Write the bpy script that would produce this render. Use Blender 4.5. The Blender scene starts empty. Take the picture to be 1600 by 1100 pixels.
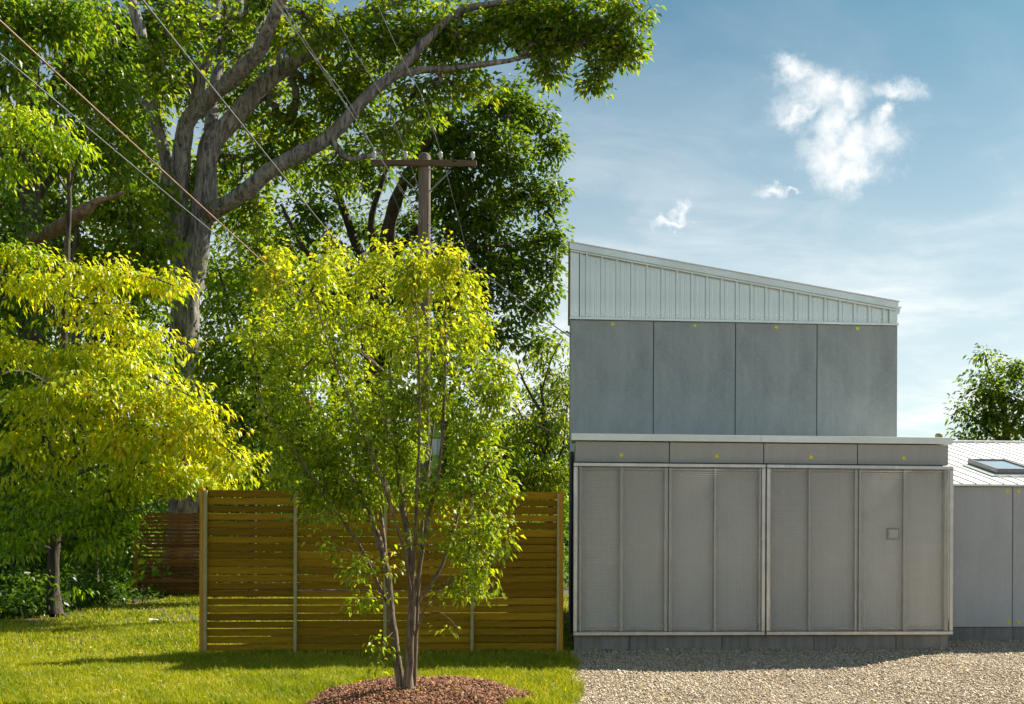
import bpy, bmesh, math, random
import numpy as np
from mathutils import Matrix, Euler, Vector

S = bpy.context.scene
COL = S.collection
RNG = np.random.default_rng(7)
random.seed(7)

# ------------------------------------------------------------------ camera, sky, sun, exposure
F, XP, YH, CAMH, ROLL = 1555.0, 990.0, 845.0, 1.63, 0.004     # focal length and principal point in photo pixels
cam = bpy.data.cameras.new('camera')
cam.sensor_fit = 'HORIZONTAL'; cam.sensor_width = 36.0
cam.lens = 36.0 * F / 1600.0
cam.shift_x = (800.0 - XP) / 1600.0
cam.shift_y = (YH - 550.0) / 1600.0
cam.clip_start = 0.1; cam.clip_end = 3000.0
cam_o = bpy.data.objects.new('camera', cam); COL.objects.link(cam_o)
cam_o.matrix_world = Matrix.Translation((0, 0, CAMH)) @ (Euler((math.pi/2, 0, 0)).to_matrix() @ Matrix.Rotation(ROLL, 3, 'Z')).to_4x4()
S.camera = cam_o

SUN_AZ, SUN_EL = math.radians(44.0), math.radians(45.0)       # from +Y towards +X
sun_dir = Vector((math.sin(SUN_AZ)*math.cos(SUN_EL), math.cos(SUN_AZ)*math.cos(SUN_EL), math.sin(SUN_EL)))
sl = bpy.data.lights.new('sun', 'SUN'); sl.energy = 5.0; sl.angle = math.radians(0.53); sl.color = (1.0, 0.93, 0.80)
sun_o = bpy.data.objects.new('sun', sl); COL.objects.link(sun_o)
sun_o.rotation_euler = sun_dir.to_track_quat('Z', 'Y').to_euler()
sun_o.location = (20, 20, 40)

def build_world():
    w = bpy.data.worlds.new('World'); S.world = w; w.use_nodes = True
    nt = w.node_tree; N = nt.nodes; L = nt.links
    N.clear()
    def node(t, **k):
        n = N.new(t)
        for a, b in k.items(): setattr(n, a, b)
        return n
    def put(sock, v):
        if hasattr(v, 'node'): L.new(v, sock)
        else: sock.default_value = v
    def M(op, a, b=0.0, c=None, clamp=False):
        n = node('ShaderNodeMath', operation=op, use_clamp=clamp)
        put(n.inputs[0], a); put(n.inputs[1], b)
        if c is not None: put(n.inputs[2], c)
        return n.outputs[0]
    def step(v, lo, hi, to0=0.0, to1=1.0):
        n = node('ShaderNodeMapRange', interpolation_type='SMOOTHSTEP')
        put(n.inputs[0], v); n.inputs[1].default_value = lo; n.inputs[2].default_value = hi
        n.inputs[3].default_value = to0; n.inputs[4].default_value = to1
        return n.outputs[0]
    def noise(vec, scale, detail, rough=0.55, dist=0.0):
        n = node('ShaderNodeTexNoise'); L.new(vec, n.inputs['Vector'])
        n.inputs['Scale'].default_value = scale; n.inputs['Detail'].default_value = detail
        n.inputs['Roughness'].default_value = rough; n.inputs['Distortion'].default_value = dist
        return n
    def comb(x, y, z):
        n = node('ShaderNodeCombineXYZ'); put(n.inputs[0], x); put(n.inputs[1], y); put(n.inputs[2], z); return n.outputs[0]
    sky = node('ShaderNodeTexSky', sky_type='NISHITA', sun_disc=False)
    sky.sun_elevation = SUN_EL; sky.sun_rotation = SUN_AZ
    sky.altitude = 100.0; sky.air_density = 1.0; sky.dust_density = 0.6; sky.ozone_density = 1.5
    tc = node('ShaderNodeTexCoord'); d = tc.outputs['Generated']
    sp = node('ShaderNodeSeparateXYZ'); L.new(d, sp.inputs[0]); x, y, z = sp.outputs
    zc = M('MAXIMUM', z, 0.0)
    # thin high cloud over the whole sky, denser towards the horizon where one looks through more of it
    zi = M('DIVIDE', 1.0, M('ADD', zc, 0.22))
    pl = comb(M('MULTIPLY', M('MULTIPLY', x, zi), 0.75), M('MULTIPLY', M('MULTIPLY', y, zi), 1.0), 0.0)
    c1 = noise(pl, 1.3, 9.0, 0.62, 0.5).outputs['Fac']
    c2 = noise(pl, 4.6, 7.0, 0.62, 0.9).outputs['Fac']
    cc = M('ADD', M('MULTIPLY', c1, 0.68), M('MULTIPLY', c2, 0.32))
    veil = step(cc, 0.40, 0.72, 0.0, 0.55)
    low = step(zc, 0.05, 0.55, 1.0, 0.0)
    haze = M('ADD', M('MULTIPLY', veil, M('ADD', 0.17, M('MULTIPLY', low, 1.2))), M('MULTIPLY', low, 0.66), clamp=True)
    # cumulus puffs
    yy = M('MAXIMUM', y, 0.08)
    w1 = noise(d, 11.0, 6.0, 0.6); w2 = noise(d, 42.0, 6.0, 0.62)
    s1 = node('ShaderNodeSeparateColor'); L.new(w1.outputs['Color'], s1.inputs[0])
    s2 = node('ShaderNodeSeparateColor'); L.new(w2.outputs['Color'], s2.inputs[0])
    def warp(a, i):
        return M('ADD', a, M('ADD', M('MULTIPLY', M('SUBTRACT', s1.outputs[i], 0.5), 0.075), M('MULTIPLY', M('SUBTRACT', s2.outputs[i], 0.5), 0.042)))
    U = warp(M('DIVIDE', x, yy), 0); V = warp(M('DIVIDE', z, yy), 1)
    blobs = [(1222,122,26,22),(1262,158,56,30),(1305,172,44,30),(1232,180,24,14),(1285,210,36,38),(1300,245,44,26),(1345,232,56,34),(1375,222,36,28),(1340,272,44,24),(1388,195,16,18),
             (1396,153,36,15),(1070,328,13,15),(1052,342,24,6),(1200,298,22,10),(1230,300,14,5)]
    field = None
    for (px, py, rx, ry) in blobs:
        du = M('DIVIDE', M('SUBTRACT', U, (px-XP)/F), rx/F); dv = M('DIVIDE', M('SUBTRACT', V, (YH-py)/F), ry/F)
        v = M('SUBTRACT', 1.0, M('SQRT', M('ADD', M('MULTIPLY', du, du), M('MULTIPLY', dv, dv))))
        if field is None: field = v
        else: field = M('SMOOTH_MAX', field, v, 0.25)
    f1 = noise(d, 34.0, 10.0, 0.68, 0.3).outputs['Fac']
    dens = M('ADD', M('ADD', field, -0.02), M('MULTIPLY', M('SUBTRACT', f1, 0.5), 2.5))
    dens = M('MULTIPLY', step(dens, -0.75, 1.25), step(y, 0.1, 0.3))
    def mixc(fac, a, b):
        n = node('ShaderNodeMix', data_type='RGBA', clamp_factor=True); put(n.inputs[0], fac)
        if hasattr(a, 'node'): L.new(a, n.inputs[6])
        else: n.inputs[6].default_value = a
        if hasattr(b, 'node'): L.new(b, n.inputs[7])
        else: n.inputs[7].default_value = b
        return n.outputs[2]
    HAZE = (10.6, 10.9, 10.6, 1.0); PUFF = (10.9, 11.0, 10.9, 1.0)
    tint = node('ShaderNodeMix', data_type='RGBA', blend_type='MULTIPLY'); tint.inputs[0].default_value = 1.0
    L.new(sky.outputs[0], tint.inputs[6]); tint.inputs[7].default_value = (0.42, 0.81, 0.79, 1.0)
    c = mixc(haze, tint.outputs[2], HAZE)
    c = mixc(M('MULTIPLY', dens, 0.93), c, PUFF)
    bg = node('ShaderNodeBackground'); L.new(c, bg.inputs[0]); bg.inputs[1].default_value = 0.05
    out = node('ShaderNodeOutputWorld'); L.new(bg.outputs[0], out.inputs[0])
    w.cycles.sampling_method = 'MANUAL'; w.cycles.sample_map_resolution = 512
build_world()

S.view_settings.view_transform = 'Standard'; S.view_settings.look = 'None'
S.view_settings.exposure = 1.05; S.view_settings.gamma = 1.0
S.view_settings.use_curve_mapping = False
S.render.engine = 'CYCLES'
S.cycles.use_adaptive_sampling = True; S.cycles.adaptive_threshold = 0.02
S.cycles.max_bounces = 6; S.cycles.diffuse_bounces = 2; S.cycles.glossy_bounces = 3
S.cycles.transmission_bounces = 3; S.cycles.transparent_max_bounces = 6
S.cycles.caustics_reflective = False; S.cycles.caustics_refractive = False
S.cycles.sample_clamp_indirect = 6.0
S.cycles.use_denoising = True

# ------------------------------------------------------------------ places: photo pixel -> point in the world
def ray(px, py):
    dx, dy = px-XP, py-YH
    return (dx + ROLL*dy)/F, -(dy - ROLL*dx)/F
def at(px, py, Z):
    a, b = ray(px, py); return np.array((a*Z, Z, CAMH + b*Z))
def onground(px, py):
    a, b = ray(px, py); Z = -CAMH/b; return np.array((a*Z, Z, 0.0))
PHI = math.atan(0.0675); CP, SP = math.cos(PHI), math.sin(PHI)
O2 = onground(897, 1020)                                      # front left foot of the building
def fac(px, py, w=0.0):                                       # (u, v) on a plane parallel to the facade, w behind it
    a, b = ray(px, py)
    Z = (w + (-SP*O2[0] + CP*O2[1]))/(-SP*a + CP)
    return (a*Z-O2[0])*CP + (Z-O2[1])*SP, CAMH + b*Z
def FU(px, py, w=0.0): return fac(px, py, w)[0]
def FV(px, py, w=0.0): return fac(px, py, w)[1]
def loc2w(u, w, v=0.0): return np.array((O2[0]+u*CP-w*SP, O2[1]+u*SP+w*CP, v))

# ------------------------------------------------------------------ materials
def mat(name):
    m = bpy.data.materials.new(name); m.use_nodes = True
    nt = m.node_tree; nt.nodes.clear()
    return m, nt.nodes, nt.links
def out_bsdf(N, L, **kw):
    b = N.new('ShaderNodeBsdfPrincipled'); o = N.new('ShaderNodeOutputMaterial'); L.new(b.outputs[0], o.inputs[0])
    for k, v in kw.items(): b.inputs[k.replace('_', ' ')].default_value = v
    return b
def tnoise(N, L, scale, detail=5, rough=0.6, coord='Object', mapscale=None, dist=0.0):
    t = N.new('ShaderNodeTexCoord'); src = t.outputs[coord]
    if mapscale:
        mp = N.new('ShaderNodeMapping'); mp.inputs['Scale'].default_value = mapscale; L.new(src, mp.inputs[0]); src = mp.outputs[0]
    n = N.new('ShaderNodeTexNoise'); L.new(src, n.inputs['Vector'])
    n.inputs['Scale'].default_value = scale; n.inputs['Detail'].default_value = detail; n.inputs['Roughness'].default_value = rough; n.inputs['Distortion'].default_value = dist
    return n.outputs['Fac']
def ramp(N, L, fac, stops):
    r = N.new('ShaderNodeValToRGB'); L.new(fac, r.inputs[0]); e = r.color_ramp.elements
    while len(e) > 1: e.remove(e[-1])
    e[0].position = stops[0][0]; e[0].color = (*stops[0][1], 1)
    for p, c in stops[1:]:
        q = e.new(p); q.color = (*c, 1)
    return r.outputs[0]
def mixrgb(N, L, fac, a, b, blend='MIX'):
    n = N.new('ShaderNodeMix'); n.data_type = 'RGBA'; n.blend_type = blend
    for s, v in ((n.inputs[0], fac), (n.inputs[6], a), (n.inputs[7], b)):
        if hasattr(v, 'node'): L.new(v, s)
        else: s.default_value = (*v, 1) if isinstance(v, tuple) and len(v) == 3 else v
    return n.outputs[2]
def bump(N, L, height, strength, dist, b):
    n = N.new('ShaderNodeBump'); n.inputs['Strength'].default_value = strength; n.inputs['Distance'].default_value = dist
    L.new(height, n.inputs['Height']); L.new(n.outputs[0], b.inputs['Normal']); return n
def obj_random(N):
    return N.new('ShaderNodeObjectInfo').outputs['Random']

def m_panel(name, c0, c1, rough=0.42, spec=0.5):
    m, N, L = mat(name); b = out_bsdf(N, L, Roughness=rough); b.inputs['Specular IOR Level'].default_value = spec
    a = tnoise(N, L, 1.1, 6, 0.62, 'Object', (1, 1, 0.55), 0.6)
    f = tnoise(N, L, 40, 3, 0.6)
    v = tnoise(N, L, 3.0, 4, 0.6, 'Object', (3.0, 3.0, 0.25))
    c = ramp(N, L, a, [(0.30, c0), (0.72, c1)])
    c = mixrgb(N, L, 0.10, c, ramp(N, L, v, [(0.35, tuple(x*0.72 for x in c0)), (0.65, tuple(x*1.2 for x in c1))]))
    c = mixrgb(N, L, 0.14, c, ramp(N, L, f, [(0.3, tuple(x*0.6 for x in c0)), (0.7, tuple(min(1, x*1.3) for x in c1))]))
    rv = N.new('ShaderNodeMapRange'); L.new(obj_random(N), rv.inputs[0]); rv.inputs[3].default_value = 0.93; rv.inputs[4].default_value = 1.07
    hs = N.new('ShaderNodeHueSaturation'); L.new(c, hs.inputs['Color']); L.new(rv.outputs[0], hs.inputs['Value'])
    L.new(hs.outputs[0], b.inputs['Base Color'])
    rr = N.new('ShaderNodeMapRange'); L.new(a, rr.inputs[0]); rr.inputs[1].default_value = 0.3; rr.inputs[2].default_value = 0.7
    rr.inputs[3].default_value = rough-0.08; rr.inputs[4].default_value = rough+0.1; L.new(rr.outputs[0], b.inputs['Roughness'])
    bump(N, L, f, 0.06, 0.004, b)
    return m
def m_metal(name, col, rough=0.35, metallic=0.85, wear=0.15, streak=True):
    m, N, L = mat(name); b = out_bsdf(N, L, Roughness=rough, Metallic=metallic)
    a = tnoise(N, L, 5, 5, 0.65); f = tnoise(N, L, 60, 3, 0.5, 'Object', (1, 1, 0.1)) if streak else tnoise(N, L, 1.4, 3, 0.5)
    c = ramp(N, L, a, [(0.3, tuple(x*(1-wear) for x in col)), (0.7, tuple(min(1, x*(1+wear)) for x in col))])
    L.new(c, b.inputs['Base Color'])
    rr = N.new('ShaderNodeMapRange'); L.new(f, rr.inputs[0]); rr.inputs[1].default_value = 0.3; rr.inputs[2].default_value = 0.7
    rr.inputs[3].default_value = max(0.08, rough-0.08); rr.inputs[4].default_value = rough+0.1; L.new(rr.outputs[0], b.inputs['Roughness'])
    if streak: bump(N, L, a, 0.05, 0.01, b)
    return m
def m_plain(name, col, rough=0.6, metallic=0.0, var=0.12, scale=8):
    m, N, L = mat(name); b = out_bsdf(N, L, Roughness=rough, Metallic=metallic)
    a = tnoise(N, L, scale, 5, 0.65)
    c = ramp(N, L, a, [(0.3, tuple(x*(1-var) for x in col)), (0.7, tuple(min(1, x*(1+var)) for x in col))])
    L.new(c, b.inputs['Base Color']); return m
def m_concrete(name, c0, c1):
    m, N, L = mat(name); b = out_bsdf(N, L, Roughness=0.85)
    a = tnoise(N, L, 2.2, 7, 0.65); v = tnoise(N, L, 4, 5, 0.6, 'Object', (4, 4, 0.3))
    c = mixrgb(N, L, 0.5, ramp(N, L, a, [(0.3, c0), (0.7, c1)]), ramp(N, L, v, [(0.35, c0), (0.65, c1)]))
    L.new(c, b.inputs['Base Color']); bump(N, L, tnoise(N, L, 50, 4), 0.2, 0.004, b); return m
def m_wood(name, c0, c1, c2, along='X'):
    m, N, L = mat(name); b = out_bsdf(N, L, Roughness=0.8); b.inputs['Specular IOR Level'].default_value = 0.12
    ms = {'X': (0.9, 9, 14), 'Z': (14, 9, 0.6)}[along]
    g = tnoise(N, L, 2.6, 6, 0.6, 'Object', ms, 0.6); kn = tnoise(N, L, 1.0, 2, 0.5, 'Object', (2.2, 3, 7))
    c = ramp(N, L, g, [(0.28, c0), (0.5, c1), (0.75, c2)])
    c = mixrgb(N, L, ramp(N, L, kn, [(0.70, (0, 0, 0)), (0.745, (1, 1, 1))]), c, tuple(x*0.35 for x in c0))
    rv = N.new('ShaderNodeMapRange'); L.new(obj_random(N), rv.inputs[0]); rv.inputs[3].default_value = 0.62; rv.inputs[4].default_value = 1.28
    hs = N.new('ShaderNodeHueSaturation'); L.new(c, hs.inputs['Color']); L.new(rv.outputs[0], hs.inputs['Value'])
    L.new(hs.outputs[0], b.inputs['Base Color']); bump(N, L, g, 0.25, 0.004, b); return m
def m_bark(name, c0, c1, c2, scale=3.0, ridge=1.0):
    m, N, L = mat(name); b = out_bsdf(N, L, Roughness=0.9)
    g = tnoise(N, L, scale, 8, 0.72, 'Object', (2.4, 2.4, 0.38), 0.8); p = tnoise(N, L, 0.8, 4, 0.6)
    c = ramp(N, L, g, [(0.39, c0), (0.49, c1), (0.62, c2)])
    c = mixrgb(N, L, ramp(N, L, p, [(0.44, (0, 0, 0)), (0.70, (0.5, 0.5, 0.5))]), c, c0)
    L.new(c, b.inputs['Base Color']); bump(N, L, g, min(1.0, 0.9*ridge), 0.09, b); return m
def m_leaf(name, stops, trans=0.54, gloss=0.05, tcol=(1.35, 1.22, 0.5)):
    m, N, L = mat(name)
    a = N.new('ShaderNodeAttribute'); a.attribute_name = 'tint'
    c = ramp(N, L, a.outputs['Fac'], stops)
    d = N.new('ShaderNodeBsdfDiffuse'); L.new(c, d.inputs[0])
    t = N.new('ShaderNodeBsdfTranslucent'); L.new(mixrgb(N, L, 1.0, c, tcol, 'MULTIPLY'), t.inputs[0])
    mx = N.new('ShaderNodeMixShader'); mx.inputs[0].default_value = trans; L.new(d.outputs[0], mx.inputs[1]); L.new(t.outputs[0], mx.inputs[2])
    g = N.new('ShaderNodeBsdfGlossy'); g.inputs['Roughness'].default_value = 0.38
    m2 = N.new('ShaderNodeMixShader'); m2.inputs[0].default_value = gloss*0.55; L.new(mx.outputs[0], m2.inputs[1]); L.new(g.outputs[0], m2.inputs[2])
    o = N.new('ShaderNodeOutputMaterial'); L.new(m2.outputs[0], o.inputs[0]); return m
def m_attr(name, stops, rough=0.9, bumps=None):
    m, N, L = mat(name); b = out_bsdf(N, L, Roughness=rough)
    a = N.new('ShaderNodeAttribute'); a.attribute_name = 'tint'
    L.new(ramp(N, L, a.outputs['Fac'], stops), b.inputs['Base Color']); return m

MT = {}
MT['panel_up'] = m_panel('cement_panel_blue_grey', (0.20, 0.236, 0.24), (0.43, 0.47, 0.46), 0.36, 0.5)
MT['panel_low'] = m_panel('cement_panel_warm_grey', (0.38, 0.38, 0.355), (0.47, 0.468, 0.44), 0.5, 0.4)
MT['panel_back'] = m_panel('screened_panel_grey', (0.68, 0.672, 0.64), (0.78, 0.77, 0.735), 0.6, 0.3)
MT['panel_wing'] = m_panel('cement_panel_wing', (0.40, 0.415, 0.42), (0.52, 0.53, 0.53), 0.4, 0.5)
MT['galv'] = m_metal('galvanised_frame', (0.50, 0.49, 0.465), 0.34, 0.85, 0.14)
MT['wire'] = m_metal('galvanised_wire', (0.62, 0.605, 0.56), 0.5, 0.35, 0.1)
MT['mull'] = m_metal('mullion_metal', (0.58, 0.565, 0.52), 0.5, 0.4, 0.08)
MT['siding'] = m_metal('zinc_siding', (0.70, 0.765, 0.735), 0.32, 0.6, 0.03, False)
MT['coping'] = m_metal('coping_metal', (0.74, 0.80, 0.765), 0.38, 0.35, 0.04, False)
MT['roofmetal'] = m_metal('light_roof_metal', (0.80, 0.79, 0.77), 0.5, 0.05, 0.03, False)
MT['dark'] = m_plain('shadow_gap_membrane', (0.025, 0.027, 0.028), 0.8)
MT['sidewall'] = m_panel('side_wall_cement', (0.12, 0.125, 0.12), (0.17, 0.172, 0.165), 0.55, 0.4)
MT['concrete'] = m_concrete('foundation_concrete', (0.16, 0.16, 0.148), (0.30, 0.292, 0.27))
MT['yellow'] = m_plain('yellow_fastener', (0.95, 0.88, 0.015), 0.45, 0, 0.03)
MT['screw'] = m_plain('screw_steel', (0.10, 0.09, 0.04), 0.5, 0.3)
MT['box'] = m_plain('grey_box_plastic', (0.36, 0.35, 0.325), 0.5)
MT['sky_frame'] = m_plain('skylight_frame_grey', (0.15, 0.155, 0.16), 0.35, 0.4)
def m_glass():
    m, N, L = mat('skylight_glass'); b = out_bsdf(N, L, Roughness=0.06); b.inputs['Base Color'].default_value = (0.62, 0.72, 0.74, 1); b.inputs['Metallic'].default_value = 0.75
    b.inputs['Coat Weight'].default_value = 0.6; b.inputs['Coat Roughness'].default_value = 0.02; return m
MT['glass'] = m_glass()
MT['fence'] = m_wood('stained_cedar', (0.215, 0.120, 0.006), (0.30, 0.172, 0.009), (0.38, 0.222, 0.016))
MT['fence_rear'] = m_wood('brown_cedar', (0.20, 0.085, 0.022), (0.29, 0.13, 0.032), (0.36, 0.18, 0.05))
MT['fence_post'] = m_wood('cedar_post', (0.30, 0.15, 0.02), (0.40, 0.21, 0.03), (0.5, 0.28, 0.05), 'Z')
MT['galv_post'] = m_metal('galvanised_post', (0.37, 0.335, 0.15), 0.6, 0.15, 0.16)
MT['pole'] = m_wood('weathered_pole', (0.085, 0.068, 0.052), (0.15, 0.122, 0.094), (0.24, 0.20, 0.16), 'Z')
MT['arm'] = m_wood('weathered_crossarm', (0.06, 0.042, 0.024), (0.11, 0.08, 0.046), (0.16, 0.12, 0.07))
MT['porcelain'] = m_plain('insulator_glass', (0.55, 0.56, 0.52), 0.25)
MT['cable_grey'] = m_plain('cable_grey', (0.20, 0.205, 0.21), 0.45)
MT['cable_copper'] = m_plain('cable_copper', (0.42, 0.24, 0.15), 0.5)
MT['lamp_green'] = m_plain('lamp_green_paint', (0.22, 0.36, 0.02), 0.3)
MT['lamp_glass'] = m_plain('lamp_frosted_glass', (0.55, 0.62, 0.64), 0.25, 0, 0.04)
MT['bark_big'] = m_bark('silver_grey_bark', (0.075, 0.064, 0.054), (0.27, 0.245, 0.215), (0.50, 0.465, 0.415), 4.2, 1.2)
MT['bark_dark'] = m_bark('dark_brown_bark', (0.035, 0.026, 0.019), (0.075, 0.058, 0.042), (0.13, 0.10, 0.075), 4.0)
MT['bark_mid'] = m_bark('grey_brown_bark', (0.06, 0.05, 0.038), (0.125, 0.105, 0.08), (0.21, 0.18, 0.14), 4.0)
MT['bark_young'] = m_bark('smooth_young_bark', (0.07, 0.05, 0.032), (0.16, 0.115, 0.076), (0.30, 0.225, 0.15), 12.0, 0.3)
MT['bark_stub'] = m_bark('bare_wood', (0.13, 0.08, 0.05), (0.25, 0.165, 0.10), (0.38, 0.28, 0.19), 6.0, 0.6)
MT['soil'] = None
# leaf colours: deep green -> fresh green -> yellow green -> gold
LF = lambda n, s, **k: m_leaf(n, s, **k)
MT['leaf_oak'] = LF('leaf_deep_green', [(0.0, (0.055, 0.130, 0.012)), (0.45, (0.125, 0.245, 0.016)), (0.8, (0.26, 0.37, 0.022)), (1.0, (0.38, 0.43, 0.03))])
MT['leaf_dark'] = LF('leaf_dark_green', [(0.0, (0.042, 0.105, 0.014)), (0.5, (0.092, 0.185, 0.017)), (1.0, (0.21, 0.31, 0.024))])
MT['leaf_mid'] = LF('leaf_fresh_green', [(0.0, (0.080, 0.185, 0.014)), (0.5, (0.17, 0.31, 0.018)), (1.0, (0.36, 0.44, 0.024))])
MT['leaf_gold'] = LF('leaf_yellow_green', [(0.0, (0.09, 0.22, 0.012)), (0.30, (0.25, 0.43, 0.016)), (0.58, (0.52, 0.62, 0.018)), (0.85, (0.72, 0.74, 0.022)), (1.0, (0.74, 0.55, 0.03))])
MT['leaf_young'] = LF('leaf_young_tree', [(0.0, (0.10, 0.185, 0.018)), (0.35, (0.22, 0.34, 0.022)), (0.65, (0.43, 0.53, 0.025)), (0.88, (0.64, 0.66, 0.03)), (1.0, (0.70, 0.40, 0.12))])
MT['grass'] = LF('grass_blades', [(0.0, (0.09, 0.17, 0.008)), (0.4, (0.31, 0.37, 0.012)), (0.75, (0.56, 0.54, 0.03)), (1.0, (0.70, 0.60, 0.18))], trans=0.4, gloss=0.04)
MT['gravel'] = m_attr('gravel_stones', [(0.0, (0.15, 0.13, 0.11)), (0.25, (0.40, 0.31, 0.21)), (0.6, (0.60, 0.485, 0.35)), (0.9, (0.74, 0.65, 0.52)), (1.0, (0.62, 0.36, 0.13))])
MT['mulch'] = m_attr('mulch_chips', [(0.0, (0.08, 0.036, 0.020)), (0.45, (0.24, 0.105, 0.050)), (0.85, (0.42, 0.215, 0.115)), (1.0, (0.58, 0.38, 0.24))])

# ------------------------------------------------------------------ mesh helpers
def link(o, parent=None, loc=None):
    COL.objects.link(o)
    if parent is not None: o.parent = parent
    if loc is not None: o.location = loc
    return o
def np_mesh(name, V, Fa, m, tint=None, smooth=False):
    V = np.ascontiguousarray(V, dtype=np.float32); Fa = np.ascontiguousarray(Fa, dtype=np.int32)
    me = bpy.data.meshes.new(name); k = Fa.shape[1]
    me.vertices.add(len(V)); me.vertices.foreach_set('co', V.ravel())
    me.loops.add(Fa.size); me.loops.foreach_set('vertex_index', Fa.ravel())
    me.polygons.add(len(Fa)); me.polygons.foreach_set('loop_start', np.arange(0, Fa.size, k, dtype=np.int32))
    if smooth: me.polygons.foreach_set('use_smooth', np.ones(len(Fa), dtype=bool))
    if tint is not None:
        at_ = me.attributes.new('tint', 'FLOAT', 'POINT'); at_.data.foreach_set('value', np.ascontiguousarray(tint, dtype=np.float32))
    me.update(calc_edges=True)
    me.materials.append(m)
    return me
def add_obj(name, me, parent=None, loc=None): return link(bpy.data.objects.new(name, me), parent, loc)
def bm_obj(name, bm, m, parent=None, loc=None, smooth=False):
    bmesh.ops.recalc_face_normals(bm, faces=bm.faces)
    me = bpy.data.meshes.new(name); bm.to_mesh(me); bm.free(); me.materials.append(m)
    if smooth:
        for p in me.polygons: p.use_smooth = True
    return add_obj(name, me, parent, loc)
def bm_box(bm, lo, hi, bev=0.0):
    r = bmesh.ops.create_cube(bm, size=1.0); vs = r['verts']
    c = [(a+b)/2 for a, b in zip(lo, hi)]; s = [b-a for a, b in zip(lo, hi)]
    for v in vs: v.co = Vector([c[i] + v.co[i]*s[i] for i in range(3)])
    if bev > 0:
        es = list({e for v in vs for e in v.link_edges})
        bmesh.ops.bevel(bm, geom=es, offset=bev, segments=1, affect='EDGES', profile=0.5)
def box(name, lo, hi, m, parent=None, bev=0.0, centre=True):
    bm = bmesh.new(); c = [(a+b)/2 for a, b in zip(lo, hi)]
    bm_box(bm, [a-q for a, q in zip(lo, c)], [b-q for b, q in zip(hi, c)], bev)
    return bm_obj(name, bm, m, parent, c)
def prism(name, poly, y0, y1, m, parent=None):                # polygon in (x, z), extruded along y
    bm = bmesh.new()
    a = [bm.verts.new((x, y0, z)) for x, z in poly]; b = [bm.verts.new((x, y1, z)) for x, z in poly]
    bm.faces.new(a); bm.faces.new(b[::-1])
    for i in range(len(poly)):
        j = (i+1) % len(poly); bm.faces.new((a[i], b[i], b[j], a[j]))
    return bm_obj(name, bm, m, parent)
def lathe(name, prof, m, parent=None, loc=None, n=16, smooth=True, sq=False):
    bm = bmesh.new(); rings = []
    off = math.pi/4 if sq else 0
    for r, z in prof:
        rings.append([bm.verts.new((r*math.cos(2*math.pi*i/n+off), r*math.sin(2*math.pi*i/n+off), z)) for i in range(n)])
    for a, b in zip(rings, rings[1:]):
        for i in range(n):
            j = (i+1) % n; bm.faces.new((a[i], a[j], b[j], b[i]))
    bm.faces.new(rings[0][::-1]); bm.faces.new(rings[-1])
    return bm_obj(name, bm, m, parent, loc, smooth)
def tube(P, R, n=8, cap=True, jit=0.0, rng=None):
    """rings along a polyline; returns verts, quads"""
    P = np.asarray(P, float); R = np.asarray(R, float); K = len(P)
    T = np.gradient(P, axis=0); T /= np.linalg.norm(T, axis=1)[:, None] + 1e-9
    ref = np.array((0.0, 1.0, 0.0)) if abs(T[0][1]) < 0.8 else np.array((1.0, 0, 0))
    A = np.zeros_like(P); B = np.zeros_like(P); u = ref
    for i in range(K):
        u = u - T[i]*np.dot(u, T[i]); u /= np.linalg.norm(u) + 1e-9
        A[i] = u; B[i] = np.cross(T[i], u)
    th = np.arange(n)*2*math.pi/n
    rr = R[:, None]*np.ones((K, n))
    if jit > 0: rr *= 1 + jit*rng.normal(size=(K, n))
    V = P[:, None, :] + rr[:, :, None]*(np.cos(th)[None, :, None]*A[:, None, :] + np.sin(th)[None, :, None]*B[:, None, :])
    V = V.reshape(-1, 3)
    i = np.arange(K-1)[:, None]*n; j = np.arange(n)[None, :]; j2 = (j+1) % n
    Q = np.stack((i+j, i+j2, i+n+j2, i+n+j), -1).reshape(-1, 4)
    if cap:
        V = np.vstack((V, P[-1:] + T[-1:]*R[-1]*0.3)); t = len(V)-1
        e = (K-1)*n; Q = np.vstack((Q, np.stack((e+np.arange(n), e+(np.arange(n)+1) % n, np.full(n, t), np.full(n, t)), -1)))
    return V, Q
def join_tubes(lst):
    Vs, Qs, o = [], [], 0
    for V, Q in lst: Vs.append(V); Qs.append(Q+o); o += len(V)
    return np.vstack(Vs), np.vstack(Qs)
def tube_obj(name, lst, m, parent=None, origin=(0, 0, 0)):
    V, Q = join_tubes(lst); V = V - np.asarray(origin)[None, :]
    tri = Q[:, 2] == Q[:, 3]
    me = bpy.data.meshes.new(name)
    faces = [tuple(q[:3]) if t else tuple(q) for q, t in zip(Q.tolist(), tri)]
    me.from_pydata(V.tolist(), [], faces); me.polygons.foreach_set('use_smooth', np.ones(len(me.polygons), dtype=bool)); me.materials.append(m)
    return add_obj(name, me, parent)
def tag(o, label, cat, group=None, kind=None):
    o['label'] = label; o['category'] = cat
    if group: o['group'] = group
    if kind: o['kind'] = kind
    return o
def empty(name, loc, rz=0.0):
    o = bpy.data.objects.new(name, None); o.location = loc; o.rotation_euler = (0, 0, rz); o.empty_display_size = 0.3
    COL.objects.link(o); return o
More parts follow.
